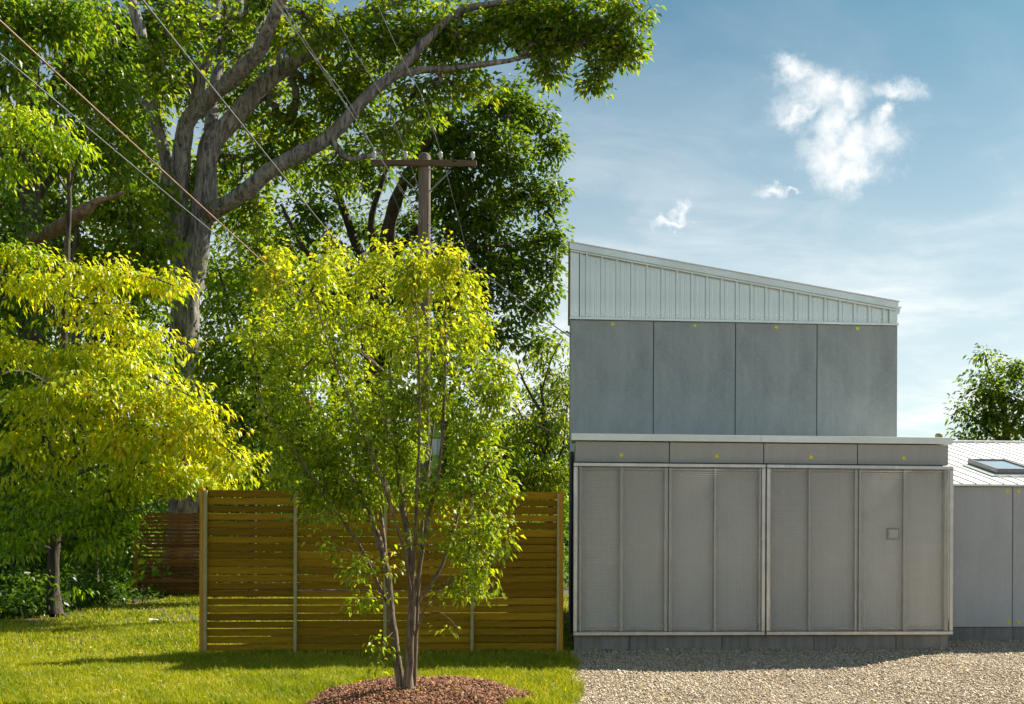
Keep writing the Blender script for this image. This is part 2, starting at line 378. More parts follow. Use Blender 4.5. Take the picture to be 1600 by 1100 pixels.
def smooth_path(pts, step):
    """Catmull-Rom through pts, resampled at about step"""
    P = np.asarray(pts, float)
    if len(P) == 2: P = np.vstack((P[0], (P[0]+P[1])/2, P[1]))
    E = np.vstack((2*P[0]-P[1], P, 2*P[-1]-P[-2])); out = []
    for i in range(1, len(E)-2):
        n = max(2, int(np.linalg.norm(E[i+1]-E[i])/step))
        t = np.linspace(0, 1, n, endpoint=False)[:, None]
        a, b, c, d = E[i-1], E[i], E[i+1], E[i+2]
        out.append(0.5*((2*b) + (-a+c)*t + (2*a-5*b+4*c-d)*t**2 + (-a+3*b-3*c+d)*t**3))
    out.append(P[-1:]); return np.vstack(out)

# ------------------------------------------------------------------ the ground
def m_ground(name, kind):
    m, N, L = mat(name); b = out_bsdf(N, L, Roughness=0.95)
    a = tnoise(N, L, 0.7, 6, 0.65, 'Object'); f = tnoise(N, L, 30, 6, 0.7)
    if kind == 'lawn': c = mixrgb(N, L, 0.5, ramp(N, L, a, [(0.35, (0.03, 0.05, 0.010)), (0.6, (0.075, 0.08, 0.02))]), ramp(N, L, f, [(0.3, (0.025, 0.035, 0.008)), (0.7, (0.09, 0.09, 0.03))]))
    elif kind == 'gravel': c = ramp(N, L, f, [(0.25, (0.07, 0.055, 0.04)), (0.5, (0.19, 0.15, 0.105)), (0.75, (0.36, 0.29, 0.21))])
    elif kind == 'mulch': c = ramp(N, L, f, [(0.3, (0.04, 0.018, 0.010)), (0.7, (0.15, 0.07, 0.038))])
    else: c = mixrgb(N, L, 0.5, ramp(N, L, a, [(0.35, (0.045, 0.030, 0.018)), (0.65, (0.11, 0.075, 0.045))]), ramp(N, L, f, [(0.3, (0.035, 0.025, 0.015)), (0.7, (0.13, 0.09, 0.055))]))
    L.new(c, b.inputs['Base Color']); bump(N, L, f, 0.5, 0.02, b); return m
def sheet(name, poly, z, m, holes=None):
    bm = bmesh.new(); bm.faces.new([bm.verts.new((x, y, z)) for x, y in poly])
    o = bm_obj(name, bm, m); o['kind'] = 'structure'
    if o.data.polygons[0].normal.z < 0: o.data.flip_normals()
    return o
sheet('ground', [(-900, -900), (900, -900), (900, 900), (-900, 900)], -0.03, m_ground('woodland_soil', 'soil'))
ed = lambda w: tuple(loc2w(-0.02, w)[:2])                     # lawn / gravel edge runs straight out from the building corner
lawn_back = [tuple(onground(px, py)[:2]) for px, py in ((314, 932), (230, 940), (150, 956), (60, 972), (-60, 984), (-200, 990))]
sheet('lawn', [ed(0.3), tuple(loc2w(-0.3, 3.0)[:2]), tuple(loc2w(-8, 12)[:2])] + lawn_back + [(-16, -12), ed(-26)], 0.0, m_ground('lawn_thatch', 'lawn'))
sheet('gravel_drive', [ed(0.3), ed(-26), (30, -12), (30, 20), tuple(loc2w(12, 3.0)[:2]), tuple(loc2w(4.0, 1.2)[:2])], 0.0, m_ground('gravel_bed', 'gravel'))

# gravel stones
def build_gravel():
    r = np.random.default_rng(11); n = 175000
    u = r.uniform(-0.2, 8.8, n); w = -r.uniform(-1.75, 5.6, n)
    P = O2[None, :2] + u[:, None]*np.array((CP, SP)) + w[:, None]*np.array((-SP, CP))
    X, Z = P[:, 0], P[:, 1]
    edge = -0.02 + 0.05*np.sin(w*3.1) + 0.03*np.sin(w*9.7+1) + r.normal(0, 0.045, n)
    k = (u > edge) & ~((u < 5.52) & (w > 0.03)) & (Z > 9.4) & (X/Z < 0.42) & ~((w > 1.6))
    k &= ~((u > 5.52) & (w > 1.56))
    X, Z, w_, u_ = X[k], Z[k], w[k], u[k]; n = len(X)
    octa = np.array([(1, 0, 0), (0, 1, 0), (-1, 0, 0), (0, -1, 0), (0, 0, 1), (0, 0, -1)], float)
    fc = np.array([(0, 1, 4), (1, 2, 4), (2, 3, 4), (3, 0, 4), (1, 0, 5), (2, 1, 5), (3, 2, 5), (0, 3, 5)])
    s = r.lognormal(math.log(0.0092), 0.34, n)
    V = octa[None] * (s[:, None]*np.stack((r.uniform(0.8, 1.5, n), r.uniform(0.6, 1.1, n), r.uniform(0.5, 0.9, n)), 1))[:, None, :]
    V += r.normal(0, 0.22, V.shape)*s[:, None, None]
    a = r.uniform(0, 2*math.pi, n); ca, sa = np.cos(a)[:, None], np.sin(a)[:, None]
    tl = r.normal(0, 0.45, n); ct, st = np.cos(tl)[:, None], np.sin(tl)[:, None]
    x, y, z = V[..., 0], V[..., 1]*ct - V[..., 2]*st, V[..., 1]*st + V[..., 2]*ct
    V = np.stack((x*ca-y*sa, x*sa+y*ca, z), -1)
    heap = np.where((w_ > -0.35) & (u_ < 5.6), 0.03*(1+np.sin(u_*5)*0.5), 0)
    zz = s*0.45 + r.uniform(0, 0.012, n) + 0.012*np.sin(X*2.3)*np.sin(Z*1.9) + heap*np.exp(np.minimum(w_, 0)*4)
    V += np.stack((X, Z, zz), 1)[:, None, :]
    Fa = (fc[None] + (np.arange(n)*6)[:, None, None]).reshape(-1, 3)
    t = np.clip(r.beta(2.6, 2.0, n)*0.95, 0, 1); t[r.random(n) < 0.012] = 1.0
    o = add_obj('gravel', np_mesh('gravel', V.reshape(-1, 3), Fa, MT['gravel'], np.repeat(t, 6)))
    tag(o, 'loose tan crushed gravel covering the drive', 'gravel', kind='stuff')
build_gravel()

# mulch mound under the young tree
MC = np.array((-2.22, 10.05)); MRX, MRY, MH = 1.06, 1.5, 0.125
def mound_h(X, Y):
    ang = np.arctan2(Y-MC[1], X-MC[0]); wob = 1 + 0.05*np.sin(ang*3+1) + 0.035*np.sin(ang*7)
    q = np.sqrt(((X-MC[0])/MRX)**2 + ((Y-MC[1])/MRY)**2)/wob
    return MH*np.clip(1-q**3.2, 0, 1)*(0.85+0.15*np.sin(X*7)*np.sin(Y*6)), q
def build_mulch():
    r = np.random.default_rng(5); na, nr = 64, 18
    V = [(MC[0], MC[1], MH)]; 
    for i in range(1, nr+1):
        for j in range(na):
            a = 2*math.pi*j/na; q = i/nr*1.06
            x, y = MC[0]+MRX*q*math.cos(a), MC[1]+MRY*q*math.sin(a)
            V.append((x, y, float(mound_h(np.array(x), np.array(y))[0]) + 0.004 - (0.03 if i == nr else 0)))
    bm = bmesh.new(); vs = [bm.verts.new(v) for v in V]
    for j in range(na): bm.faces.new((vs[0], vs[1+j], vs[1+(j+1) % na]))
    for i in range(nr-1):
        for j in range(na):
            a, b = 1+i*na+j, 1+i*na+(j+1) % na; bm.faces.new((vs[a], vs[a+na], vs[b+na], vs[b]))
    o = bm_obj('mulch_bed', bm, m_ground('mulch_fines', 'mulch'), smooth=True); o['kind'] = 'structure'
    n = 24000; a = r.uniform(0, 2*math.pi, n); q = np.sqrt(r.random(n))*1.16
    X = MC[0]+MRX*q*np.cos(a); Y = MC[1]+MRY*q*np.sin(a); h, qq = mound_h(X, Y); k = qq < 1.0+r.normal(0, .07, n); X, Y, h = X[k], Y[k], h[k]; n = len(X)
    cube = np.array([(x, y, z) for x in (-1, 1) for y in (-1, 1) for z in (-1, 1)], float)
    fq = np.array([(0, 1, 3, 2), (4, 6, 7, 5), (0, 4, 5, 1), (2, 3, 7, 6), (0, 2, 6, 4), (1, 5, 7, 3)])
    V = cube[None]*np.stack((r.uniform(0.007, 0.034, n), r.uniform(0.003, 0.008, n), r.uniform(0.002, 0.006, n)), 1)[:, None, :]
    V *= 1 + r.normal(0, 0.18, V.shape)
    tl = r.normal(0, 0.45, n); ct, st = np.cos(tl)[:, None], np.sin(tl)[:, None]
    x, y, z = V[..., 0]*ct - V[..., 2]*st, V[..., 1], V[..., 0]*st + V[..., 2]*ct
    b = r.uniform(0, 2*math.pi, n); cb, sb = np.cos(b)[:, None], np.sin(b)[:, None]
    V = np.stack((x*cb-y*sb, x*sb+y*cb, z), -1) + np.stack((X, Y, h+r.uniform(0.002, 0.035, n)), 1)[:, None, :]
    Fa = (fq[None]+(np.arange(n)*8)[:, None, None]).reshape(-1, 4)
    o = add_obj('mulch', np_mesh('mulch', V.reshape(-1, 3), Fa, MT['mulch'], np.repeat(r.beta(1.8, 2.2, n), 8)))
    tag(o, 'reddish brown bark mulch chips heaped around the young tree', 'mulch', kind='stuff')
build_mulch()

# grass blades
def build_grass():
    r = np.random.default_rng(21); out = []; tt = []
    def zone(n, z0, z1, width, hmin, hmax):
        Z = np.sqrt(r.uniform(z0**2, z1**2, n)); px = r.uniform(-30, 915, n); X = (px-XP)/F*Z
        rel = np.stack((X-O2[0], Z-O2[1]), 1); u = rel[:, 0]*CP+rel[:, 1]*SP; w = -rel[:, 0]*SP+rel[:, 1]*CP
        k = (u < -0.02 + 0.05*np.sin(w*3.1) + r.normal(0, 0.06, n))
        k &= mound_h(X, Z)[1] > 0.97
        # back edge of the lawn: ragged, thinning out under the trees
        back = np.interp(px, [-60, 60, 150, 230, 314, 920], [18.0, 19.8, 22.6, 26.0, 28.4, 29.0]) + 0.5*np.sin(px*0.05) + r.normal(0, 0.7, n)
        k &= Z < back
        pa = 0.5*np.sin(X*1.7+1.3)*np.sin(Z*1.3) + 0.35*np.sin(X*4.1)*np.sin(Z*3.3+2) + 0.2*np.sin(X*9+Z*7)
        k &= r.random(n) < np.clip(0.84+0.75*pa, 0.16, 1)
        X, Z, pa = X[k], Z[k], pa[k]; n = len(X)
        h = r.uniform(hmin, hmax, n)*(1+0.45*pa)*np.where(r.random(n) < 0.06, 1.5, 1.0); wd = width*r.uniform(0.6, 1.3, n)
        a = r.uniform(0, 2*math.pi, n); lean = r.uniform(0.15, 0.9, n)*h; b = r.uniform(0, 2*math.pi, n)
        side = np.stack((np.cos(a), np.sin(a), np.zeros(n)), 1)*wd[:, None]/2
        ln = np.stack((np.cos(b), np.sin(b), np.zeros(n)), 1)*lean[:, None]
        base = np.stack((X, Z, np.full(n, -0.003)), 1); up = np.array((0, 0, 1.0))
        mid = base + ln*0.3 + up*(h*0.6)[:, None]; tip = base + ln + up*(h*0.93)[:, None]
        V = np.stack((base-side, base+side, mid+side*0.8, mid-side*0.8, tip), 1)
        out.append(V); tt.append(np.repeat(np.clip(r.beta(2, 2.6, n)*0.85 - 0.24*pa + 0.03 + (r.random(n) < 0.05)*0.4, 0, 1), 5))
    zone(230000, 9.6, 13.6, 0.0065, 0.035, 0.095)
    zone(90000, 13.6, 19.0, 0.011, 0.04, 0.08)
    zone(70000, 19.0, 30.5, 0.018, 0.04, 0.08)
    V = np.vstack(out); n = len(V); i = np.arange(n)[:, None]*5
    Fa = np.vstack((i+np.array([[0, 1, 2]]), i+np.array([[0, 2, 3]]), i+np.array([[3, 2, 4]])))
    o = add_obj('grass', np_mesh('grass', V.reshape(-1, 3), Fa, MT['grass'], np.concatenate(tt)))
    tag(o, 'sunlit yellow green mown lawn grass in front of the wooden fence', 'grass', kind='stuff')
build_grass()

# ------------------------------------------------------------------ the main building
def fastener_mesh():
    bm = bmesh.new()
    def disc(r, y0, y1, n):
        a = [bm.verts.new((r*math.cos(2*math.pi*i/n), y0, r*math.sin(2*math.pi*i/n))) for i in range(n)]
        b = [bm.verts.new((r*0.86*math.cos(2*math.pi*i/n), y1, r*0.86*math.sin(2*math.pi*i/n))) for i in range(n)]
        for i in range(n): bm.faces.new((a[i], a[(i+1) % n], b[(i+1) % n], b[i]))
        return bm.faces.new(b)
    disc(0.028, 0.0, -0.008, 14); f = disc(0.008, -0.008, -0.011, 6); f.material_index = 1
    bmesh.ops.recalc_face_normals(bm, faces=bm.faces)
    me = bpy.data.meshes.new('fastener'); bm.to_mesh(me); bm.free(); me.materials.append(MT['yellow']); me.materials.append(MT['screw'])
    return me
FAST = fastener_mesh()

B = empty('modern_building', (O2[0], O2[1], 0), PHI)
tag(B, 'grey two storey building with cement panels, mesh screens and sloped metal top', 'building')
BW = 5.58; UW = 2.30                                           # width; setback of the upper storey
box('lower_wall', (0.03, 0.05, 0.0), (BW-0.03, UW-0.01, 3.05), MT['dark'], B)
fj = [0.0] + [FU(x, 1005) for x in (983, 1128, 1272, 1400)] + [5.57]
for a, b in zip(fj, fj[1:]):
    box('foundation_block', (a+0.004, 0.0, -0.2), (b-0.004, 0.3, 0.262), MT['concrete'], B, 0.006)
pj = [0.0] + [FU(x, 706) for x in (1046, 1193.5, 1340)] + [5.56]
fx = [971, 1120, 1267, 1412.5]; fy = [711, 713, 714.5, 716]
for i in range(4):
    box('fascia_panel', (pj[i]+0.006, 0.0, 2.775), (pj[i+1]-0.006, 0.03, 3.073), MT['panel_low'], B, 0.004)
    u, v = fac(fx[i], fy[i], 0.0); add_obj('fastener', FAST, B, (u, 0.0, v))
cj = FU(1189, 685, -0.05)
box('coping', (-0.05, -0.05, 3.085), (cj-0.002, 0.45, 3.182), MT['coping'], B, 0.002)
box('coping', (cj+0.002, -0.05, 3.085), (5.605, 0.45, 3.182), MT['coping'], B, 0.002)
box('flat_roof', (0.0, 0.451, 3.052), (5.55, UW-0.01, 3.12), MT['roofmetal'], B)
box('side_wall', (0.0, 0.301, -0.2), (0.029, UW-0.012, 3.05), MT['sidewall'], B)

# two wire mesh screens in steel frames, panels and mullions behind the wire
def wire_mesh(u0, u1, v0, v1, step, th, name, parent, w):
    bars = []
    nu = max(1, int(round((u1-u0)/step))); nv = max(1, int(round((v1-v0)/step)))
    for i in range(1, nu): c = u0+(u1-u0)*i/nu; bars.append((c-th/2, c+th/2, -th/2, th/2, v0, v1))
    for i in range(1, nv): c = v0+(v1-v0)*i/nv; bars.append((u0, u1, -th*1.3, -th*0.3, c-th/2, c+th/2))
    b = np.array(bars); n = len(b)
    ix = np.array([(x, y, z) for x in (0, 1) for y in (2, 3) for z in (4, 5)])
    V = np.stack([np.stack((b[:, i], b[:, j]+w, b[:, k]), 1) for i, j, k in ix], 1)
    fq = np.array([(0, 1, 3, 2), (4, 6, 7, 5), (0, 4, 5, 1), (2, 3, 7, 6), (0, 2, 6, 4), (1, 5, 7, 3)])
    Fa = (fq[None]+(np.arange(n)*8)[:, None, None]).reshape(-1, 4)
    o = add_obj(name, np_mesh(name, V.reshape(-1, 3), Fa, MT['wire']), parent); o['kind'] = 'stuff'; return o
def screen(u0, u1, mull, bays):
    v0, v1 = 0.256, 2.757; t = 0.058; y0, y1 = -0.11, -0.045
    bm = bmesh.new()
    bm_box(bm, (u0, y0, v0), (u1, y1, v0+t), 0.008); bm_box(bm, (u0, y0, v1-t), (u1, y1, v1), 0.008)
    bm_box(bm, (u0, y0+0.003, v0+t), (u0+t, y1, v1-t), 0.008); bm_box(bm, (u1-t, y0+0.003, v0+t), (u1, y1, v1-t), 0.008)
    fr = bm_obj('mesh_screen', bm, MT['galv'], B)
    fr['label'] = 'galvanised frame holding square wire mesh'
    for a, b in mull: box('mullion', (a, -0.082, v0+t+0.002), (b, -0.002, v1-t-0.002), MT['mull'], fr, 0.004)
    wire_mesh(u0+t, u1-t, v0+t, v1-t, 0.033, 0.0048, 'wire_mesh', fr, -0.092)
    for a, b in bays:
        box('backing_panel', (a+0.003, 0.0, 0.268), (b-0.003, 0.03, 2.760), MT['panel_back'], B, 0.003)
        # slim rail round each bay
        for lo, hi in (((a+0.012, -0.03, 0.33), (b-0.012, -0.001, 0.372)), ((a+0.012, -0.03, 2.655), (b-0.012, -0.001, 2.70))):
            box('bay_rail', lo, hi, MT['mull'], fr, 0.003)
    return fr
mu = lambda px: FU(px, 860, -0.06)
L0, L1, R0, R1 = mu(896), mu(1195.2), mu(1196.8), mu(1488)
ml = [(mu(904.5), mu(909)), (mu(968), mu(973.5)), (mu(1038), mu(1043.2)), (mu(1045), mu(1050)), (mu(1115), mu(1120)), (mu(1184.5), mu(1188.5))]
mr = [(mu(1202.5), mu(1205)), (mu(1263), mu(1267.5)), (mu(1335), mu(1339.5)), (mu(1341), mu(1345.5)), (mu(1411), mu(1416.5)), (mu(1474), mu(1481))]
bl = [0.0, mu(971), mu(1044.5), mu(1118), mu(1196)]; br = [mu(1196), mu(1265), mu(1340), mu(1414), 5.56]
screen(L0, L1, ml, list(zip(bl, bl[1:]))); screen(R0, R1, mr, list(zip(br, br[1:])))
(u0, v1), (u1, v0) = fac(1386, 825, -0.03), fac(1405, 843, -0.03)
bx = box('outlet_box', (u0, -0.045, v0), (u1, -0.001, v1), MT['box'], B, 0.006)
box('cover_plate', (u0+0.025, -0.052, v0+0.025), (u1-0.025, -0.0455, v1-0.025), MT['panel_back'], bx, 0.002)
bpy.data.objects[bx.children[0].name].location -= bx.location
# vent pipe on the lower roof
vu, vv = fac(1467, 682, 1.4)
vp = lathe('vent_pipe', [(0.028, 0), (0.028, 0.26)], MT['galv_post'], B, (vu, 1.4, 3.12), 12)
lathe('vent_cap', [(0.03, 0.20), (0.058, 0.21), (0.062, 0.25), (0.05, 0.28), (0.01, 0.285)], MT['galv_post'], vp, (0, 0, 0), 12)

# upper storey
UL, UR = -0.065, 5.55
def roofv(u): return 6.635 + (5.752-6.635)*(u+0.074)/(5.489+0.074)      # top edge of the sloping roof fascia
prism('upper_wall', [(UL+0.03, -0.1), (UR-0.02, -0.1), (UR-0.02, roofv(UR)-0.06), (UL+0.03, roofv(UL)-0.06)], UW+0.03, 8.6, MT['dark'], B)
prism('side_wall', [(UL, -0.1), (UL+0.029, -0.1), (UL+0.029, roofv(UL)-0.16), (UL, roofv(UL)-0.16)], UW+0.031, 8.6, MT['sidewall'], B)
uj = [UL] + [FU(x, 590, UW) for x in (1021, 1149, 1276.5)] + [UR]
ux = [957, 1085.5, 1213, 1340]; uy = [506, 508.5, 511, 513]
for i in range(4):
    box('wall_panel', (uj[i]+(0.006 if i else 0), UW, 3.125), (uj[i+1]-(0.006 if i < 3 else 0), UW+0.029, 5.345), MT['panel_up'], B, 0.004)
    u, v = fac(ux[i], uy[i], UW); add_obj('fastener', FAST, B, (u, UW, v))
box('flashing', (UL-0.012, UW-0.045, 5.348), (UR+0.012, UW+0.029, 5.388), MT['siding'], B, 0.004)
rib = [FU(x, 450, UW) for x in (904.8, 914.3, 937.9, 961.5, 984.7, 1008.3, 1031.8, 1055, 1078.3, 1101.6, 1124.5, 1148, 1171, 1193.9, 1216.8, 1239.6, 1262.6, 1286.1, 1309, 1332.3, 1354.9, 1377.8, 1387.6)]
def siding_panel(a, b):
    W = b-a; y = UW+0.012; p = [(a, y), (a+0.016, y-0.05), (a+0.040, y-0.05), (a+0.045, y)]
    if W > 0.15:
        for c in (0.40, 0.70):
            m_ = a+W*c; p += [(m_-0.022, y), (m_-0.014, y-0.007), (m_+0.012, y-0.007), (m_+0.018, y)]
    p.append((b, y))
    bm = bmesh.new(); lo = [bm.verts.new((u-a, w, 5.389)) for u, w in p]; hi = [bm.verts.new((u-a, w, roofv(u)-0.105)) for u, w in p]
    for i in range(len(p)-1): bm.faces.new((lo[i], lo[i+1], hi[i+1], hi[i]))
    o = bm_obj('siding_panel', bm, MT['siding'], B, (a, 0, 0))
    add_obj('screw', SCREW, o, (0.055, y-0.001, 5.408))
def screw_mesh():
    bm = bmesh.new(); bmesh.ops.create_cone(bm, cap_ends=True, segments=6, radius1=0.008, radius2=0.005, depth=0.008, matrix=Matrix.Rotation(math.pi/2, 4, 'X'))
    me = bpy.data.meshes.new('screw'); bm.to_mesh(me); bm.free(); me.materials.append(MT['screw']); return me
SCREW = screw_mesh()
ends = rib + [FU(1389.5, 490, UW)]
for a, b in zip(ends, ends[1:]): siding_panel(a, b)
prism('corner_trim', [(UL-0.004, 5.389), (rib[0]-0.002, 5.389), (rib[0]-0.002, roofv(rib[0])-0.10), (UL-0.004, roofv(UL)-0.10)], UW-0.012, UW+0.028, MT['siding'], B)
prism('corner_trim', [(ends[-1]+0.002, 5.389), (UR-0.006, 5.389), (UR-0.006, roofv(UR)-0.10), (ends[-1]+0.002, roofv(ends[-1])-0.10)], UW-0.012, UW+0.028, MT['siding'], B)
ru0, ru1 = -0.085, 5.535
prism('roof_fascia', [(ru0, roofv(ru0)-0.118), (ru1, roofv(ru1)-0.118), (ru1, roofv(ru1)-0.012), (ru0, roofv(ru0)-0.012)], UW-0.085, UW-0.03, MT['siding'], B)
prism('roof_trim', [(ru0+0.02, roofv(ru0)-0.150), (ru1-0.02, roofv(ru1)-0.150), (ru1-0.02, roofv(ru1)-0.1185), (ru0+0.02, roofv(ru0)-0.1185)], UW-0.055, UW+0.02, MT['siding'], B)
prism('metal_roof', [(ru0-0.02, roofv(ru0)-0.0115), (ru1+0.02, roofv(ru1)-0.0115), (ru1+0.02, roofv(ru1)+0.006), (ru0-0.02, roofv(ru0)+0.006)], UW-0.10, 8.7, MT['roofmetal'], B)
gz = roofv(UR)-0.03
gt = prism('gutter', [(UR+0.002, gz-0.13), (UR+0.075, gz-0.13), (UR+0.095, gz-0.02), (UR+0.115, gz-0.02), (UR+0.115, gz-0.008), (UR+0.002, gz-0.008)], UW+0.12, 8.5, MT['siding'], B)

# ------------------------------------------------------------------ the low wing on the right
WW = 1.468; wp = loc2w(5.625, WW)
Wg = empty('building_wing', tuple(wp), PHI)
tag(Wg, 'low grey panelled wing with white standing seam roof and skylight', 'building')
WU = 5.625
box('wing_wall', (0.0, 0.06, 0.0), (10.0, 9.0, 2.50), MT['dark'], Wg)
for a in range(6): box('foundation_block', (0.02+a*1.6, 0.03, -0.2), (0.016+(a+1)*1.6, 0.058, 0.228), MT['concrete'], Wg, 0.004)
jn = [0.012, 7.2206-WU, 8.595-WU, 9.97-WU, 11.34-WU, 12.7-WU]
for a, b in zip(jn, jn[1:]):
    box('wall_panel', (a+0.006, 0.0, 0.236), (b-0.006, 0.028, 2.545), MT['panel_wing'], Wg, 0.004)
for px, py in ((1574, 767), (1591.5, 768), (1576, 972), (1592, 972)):
    u, v = fac(px, py, WW); add_obj('fastener', FAST, Wg, (u-WU, 0.0, v))
e0, rise, run = 2.60, 1.245, 5.65
box('eave_trim', (0.0, -0.075, 2.548), (9.0, 0.055, 2.592), MT['siding'], Wg, 0.004)
def roof_panel(a, W):
    sl_ = rise/run; L_ = run+0.10
    p = [(0, 0), (0, 0.019), (0.009, 0.019), (0.009, 0), (W, 0)]
    bm = bmesh.new(); y0, y1 = -0.10, run
    lo = [bm.verts.new((u, y0, e0+z+y0*sl_)) for u, z in p]; hi = [bm.verts.new((u, y1, e0+z+y1*sl_)) for u, z in p]
    for i in range(len(p)-1): bm.faces.new((lo[i], lo[i+1], hi[i+1], hi[i]))
    bm.faces.new((lo[0], lo[3], lo[2], lo[1]))
    bm_obj('roof_panel', bm, MT['roofmetal'], Wg, (a, 0, 0))
rp0 = FU(1503.5, 755, WW-0.1) - WU; k0 = int(rp0/0.2335)
for i in range(24): roof_panel(rp0-k0*0.2335+i*0.2335-0.0, 0.2335)
box('ridge_cap', (0.0, run-0.06, e0+rise-0.01), (8.0, run+0.12, e0+rise+0.045), MT['roofmetal'], Wg, 0.008)
prism('gable_wall', [(0.02, 2.501), (8.0, 2.501), (8.0, 2.53), (0.02, 2.53)], 0.06, run*1.9, MT['dark'], Wg)
def skylight():
    a, b, y0, y1 = 7.27-WU, 7.97-WU, 0.75, 2.0; sl_ = rise/run; ang = math.atan(sl_)
    root_loc = (a, y0, e0+y0*sl_)
    bm = bmesh.new(); W, D, t, h = b-a, (y1-y0)/math.cos(ang), 0.055, 0.135
    bm_box(bm, (0, 0, 0.0), (W, t, h), 0.008); bm_box(bm, (0, D-t, 0), (W, D, h), 0.008)
    bm_box(bm, (0, t, 0), (t, D-t, h-0.002), 0.008); bm_box(bm, (W-t, t, 0), (W, D-t, h-0.002), 0.008)
    o = bm_obj('skylight', bm, MT['sky_frame'], Wg, root_loc); o.rotation_euler = (ang, 0, 0)
    box('glass_pane', (t-0.01, t-0.01, h-0.035), (W-t+0.01, D-t+0.01, h-0.02), MT['glass'], o)
    bm = bmesh.new(); bm_box(bm, (-0.09, -0.10, 0.006), (W+0.09, -0.001, 0.045), 0.004); bm_box(bm, (-0.09, 0.0, 0.006), (-0.001, D+0.05, 0.045), 0.004); bm_box(bm, (W+0.001, 0.0, 0.006), (W+0.09, D+0.05, 0.045), 0.004)
    bm_obj('skylight_flashing', bm, MT['siding'], o)
skylight()

# ------------------------------------------------------------------ fences
def fence(name, label, org_u, org_w, length, rows, pitch, gap, splits, strips, wood_posts, matb, jit, parent_cat='fence', thick=0.018, seed=3):
    r = random.Random(seed)
    p = loc2w(org_u, org_w); E = empty(name, tuple(p), PHI); tag(E, label, 'fence', 'wooden slat fences')
    for k in range(rows):
        z = 0.03 + k*pitch
        cuts = [0.0] + [s + r.uniform(-0.5, 0.5)*0 for s in splits] + [length]
        for a, b in zip(cuts, cuts[1:]):
            hgt = pitch - gap*r.choice((0.25, 0.5, 0.8, 1.1, 1.5))
            dy = r.uniform(-0.004, 0.004)
            bm = bmesh.new(); bm_box(bm, (-(b-a)/2+0.002, -thick/2, -hgt/2), ((b-a)/2-0.002, thick/2, hgt/2), 0.003)
            o = bm_obj('board', bm, matb, E, ((a+b)/2, 0.04+dy, z+pitch/2 + r.uniform(-jit, jit)))
            o.rotation_euler = (r.uniform(-0.03, 0.03), r.uniform(-jit, jit)*0.5, r.uniform(-0.001, 0.001))
    H = rows*pitch+0.035
    for x, wd in strips: box('metal_post', (x-wd/2, -0.015, -0.1), (x+wd/2, 0.024, H-0.02), MT['galv_post'], E, 0.004)
    for x, wd in wood_posts: box('wood_post', (x-wd/2, -0.02, -0.1), (x+wd/2, 0.075, H+0.01), MT['fence_post'], E, 0.005)
    return E
fu0 = FU(312, 900); FL = FU(880, 900) - fu0; fu = lambda px: FU(px, 900)-fu0
fence('slat_fence', 'tall golden brown horizontal slat fence behind the young tree', fu0, 0.0, FL-0.05, 21, 0.1098, 0.0135,
      [fu(461), fu(602), fu(738)], [(fu(320.5), 0.05), (fu(461.5), 0.045), (fu(602), 0.045), (fu(738), 0.045), (fu(872.5), 0.045)], [(fu(315), 0.05), (fu(877), 0.062)], MT['fence'], 0.0022)
ga, gb = onground(210, 930), onground(308, 932)
def to_uw(p): d = p-O2; return d[0]*CP+d[1]*SP, -d[0]*SP+d[1]*CP
ru_, rw_ = to_uw(ga); rv_, _ = to_uw(gb)
fence('slat_fence', 'darker brown slat fence far back beside the big tree trunk', ru_, rw_, 4.6, 21, 0.1125, 0.030, [rv_-ru_-0.08, 3.4], [(rv_-ru_-0.08, 0.06)], [(0.03, 0.09), (4.55, 0.09)], MT['fence_rear'], 0.002, seed=9)
fence('slat_fence', 'short slat fence closing the gap between building and tall fence', -1.15, 3.4, 0.98, 17, 0.1125, 0.012, [], [], [(0.03, 0.08)], MT['fence'], 0.003, seed=12)

# ------------------------------------------------------------------ utility poles, cables, lamp
def utility_pole(label, px, Z, ytop, yarm, arm_l, arm_r, ins):
    base = at(px, YH, Z); base[2] = 0.0
    top = at(px, ytop, Z)[2]; E = empty('utility_pole', tuple(base)); tag(E, label, 'utility pole', 'utility poles in one line')
    sc = Z/F
    prof = [(0.175, -0.2), (0.165, 2.0), (0.15, 5.0), (0.138, top-0.4), (0.134, top-0.03), (0.11, top)]
    lathe('pole', prof, MT['pole'], E, (0, 0, 0), 18)
    za = at(px, yarm, Z)[2]
    x0, x1 = (arm_l-px)*sc, (arm_r-px)*sc
    arm = box('crossarm', (x0, -0.20, za-0.065), (x1, -0.125, za+0.065), MT['arm'], E, 0.008)
    for s in (-1, 1):
        bm = bmesh.new(); bm_box(bm, (-0.015, -0.006, 0), (0.015, 0.006, 0.85)); o = bm_obj('brace', bm, MT['cable_grey'], E, (s*0.02, -0.118, za-0.75)); o.rotation_euler = (0, s*0.8, 0)
    for q in ins:
        o = lathe('insulator', [(0.02, 0), (0.02, 0.05), (0.045, 0.07), (0.05, 0.10), (0.035, 0.12), (0.05, 0.135), (0.048, 0.17), (0.03, 0.20), (0.01, 0.205)], MT['porcelain'], E, ((q-px)*sc, -0.16, za+0.064), 12)
    return E
PZ = 23.0
utility_pole('weathered wooden utility pole with crossarm rising behind the young tree', 661, PZ, 241, 259, 580, 744, (585, 634, 688, 738))
utility_pole('distant slender utility pole seen low between fence and building', 819, 96.0, 700, 706, 799, 838, (801, 812, 826, 836))
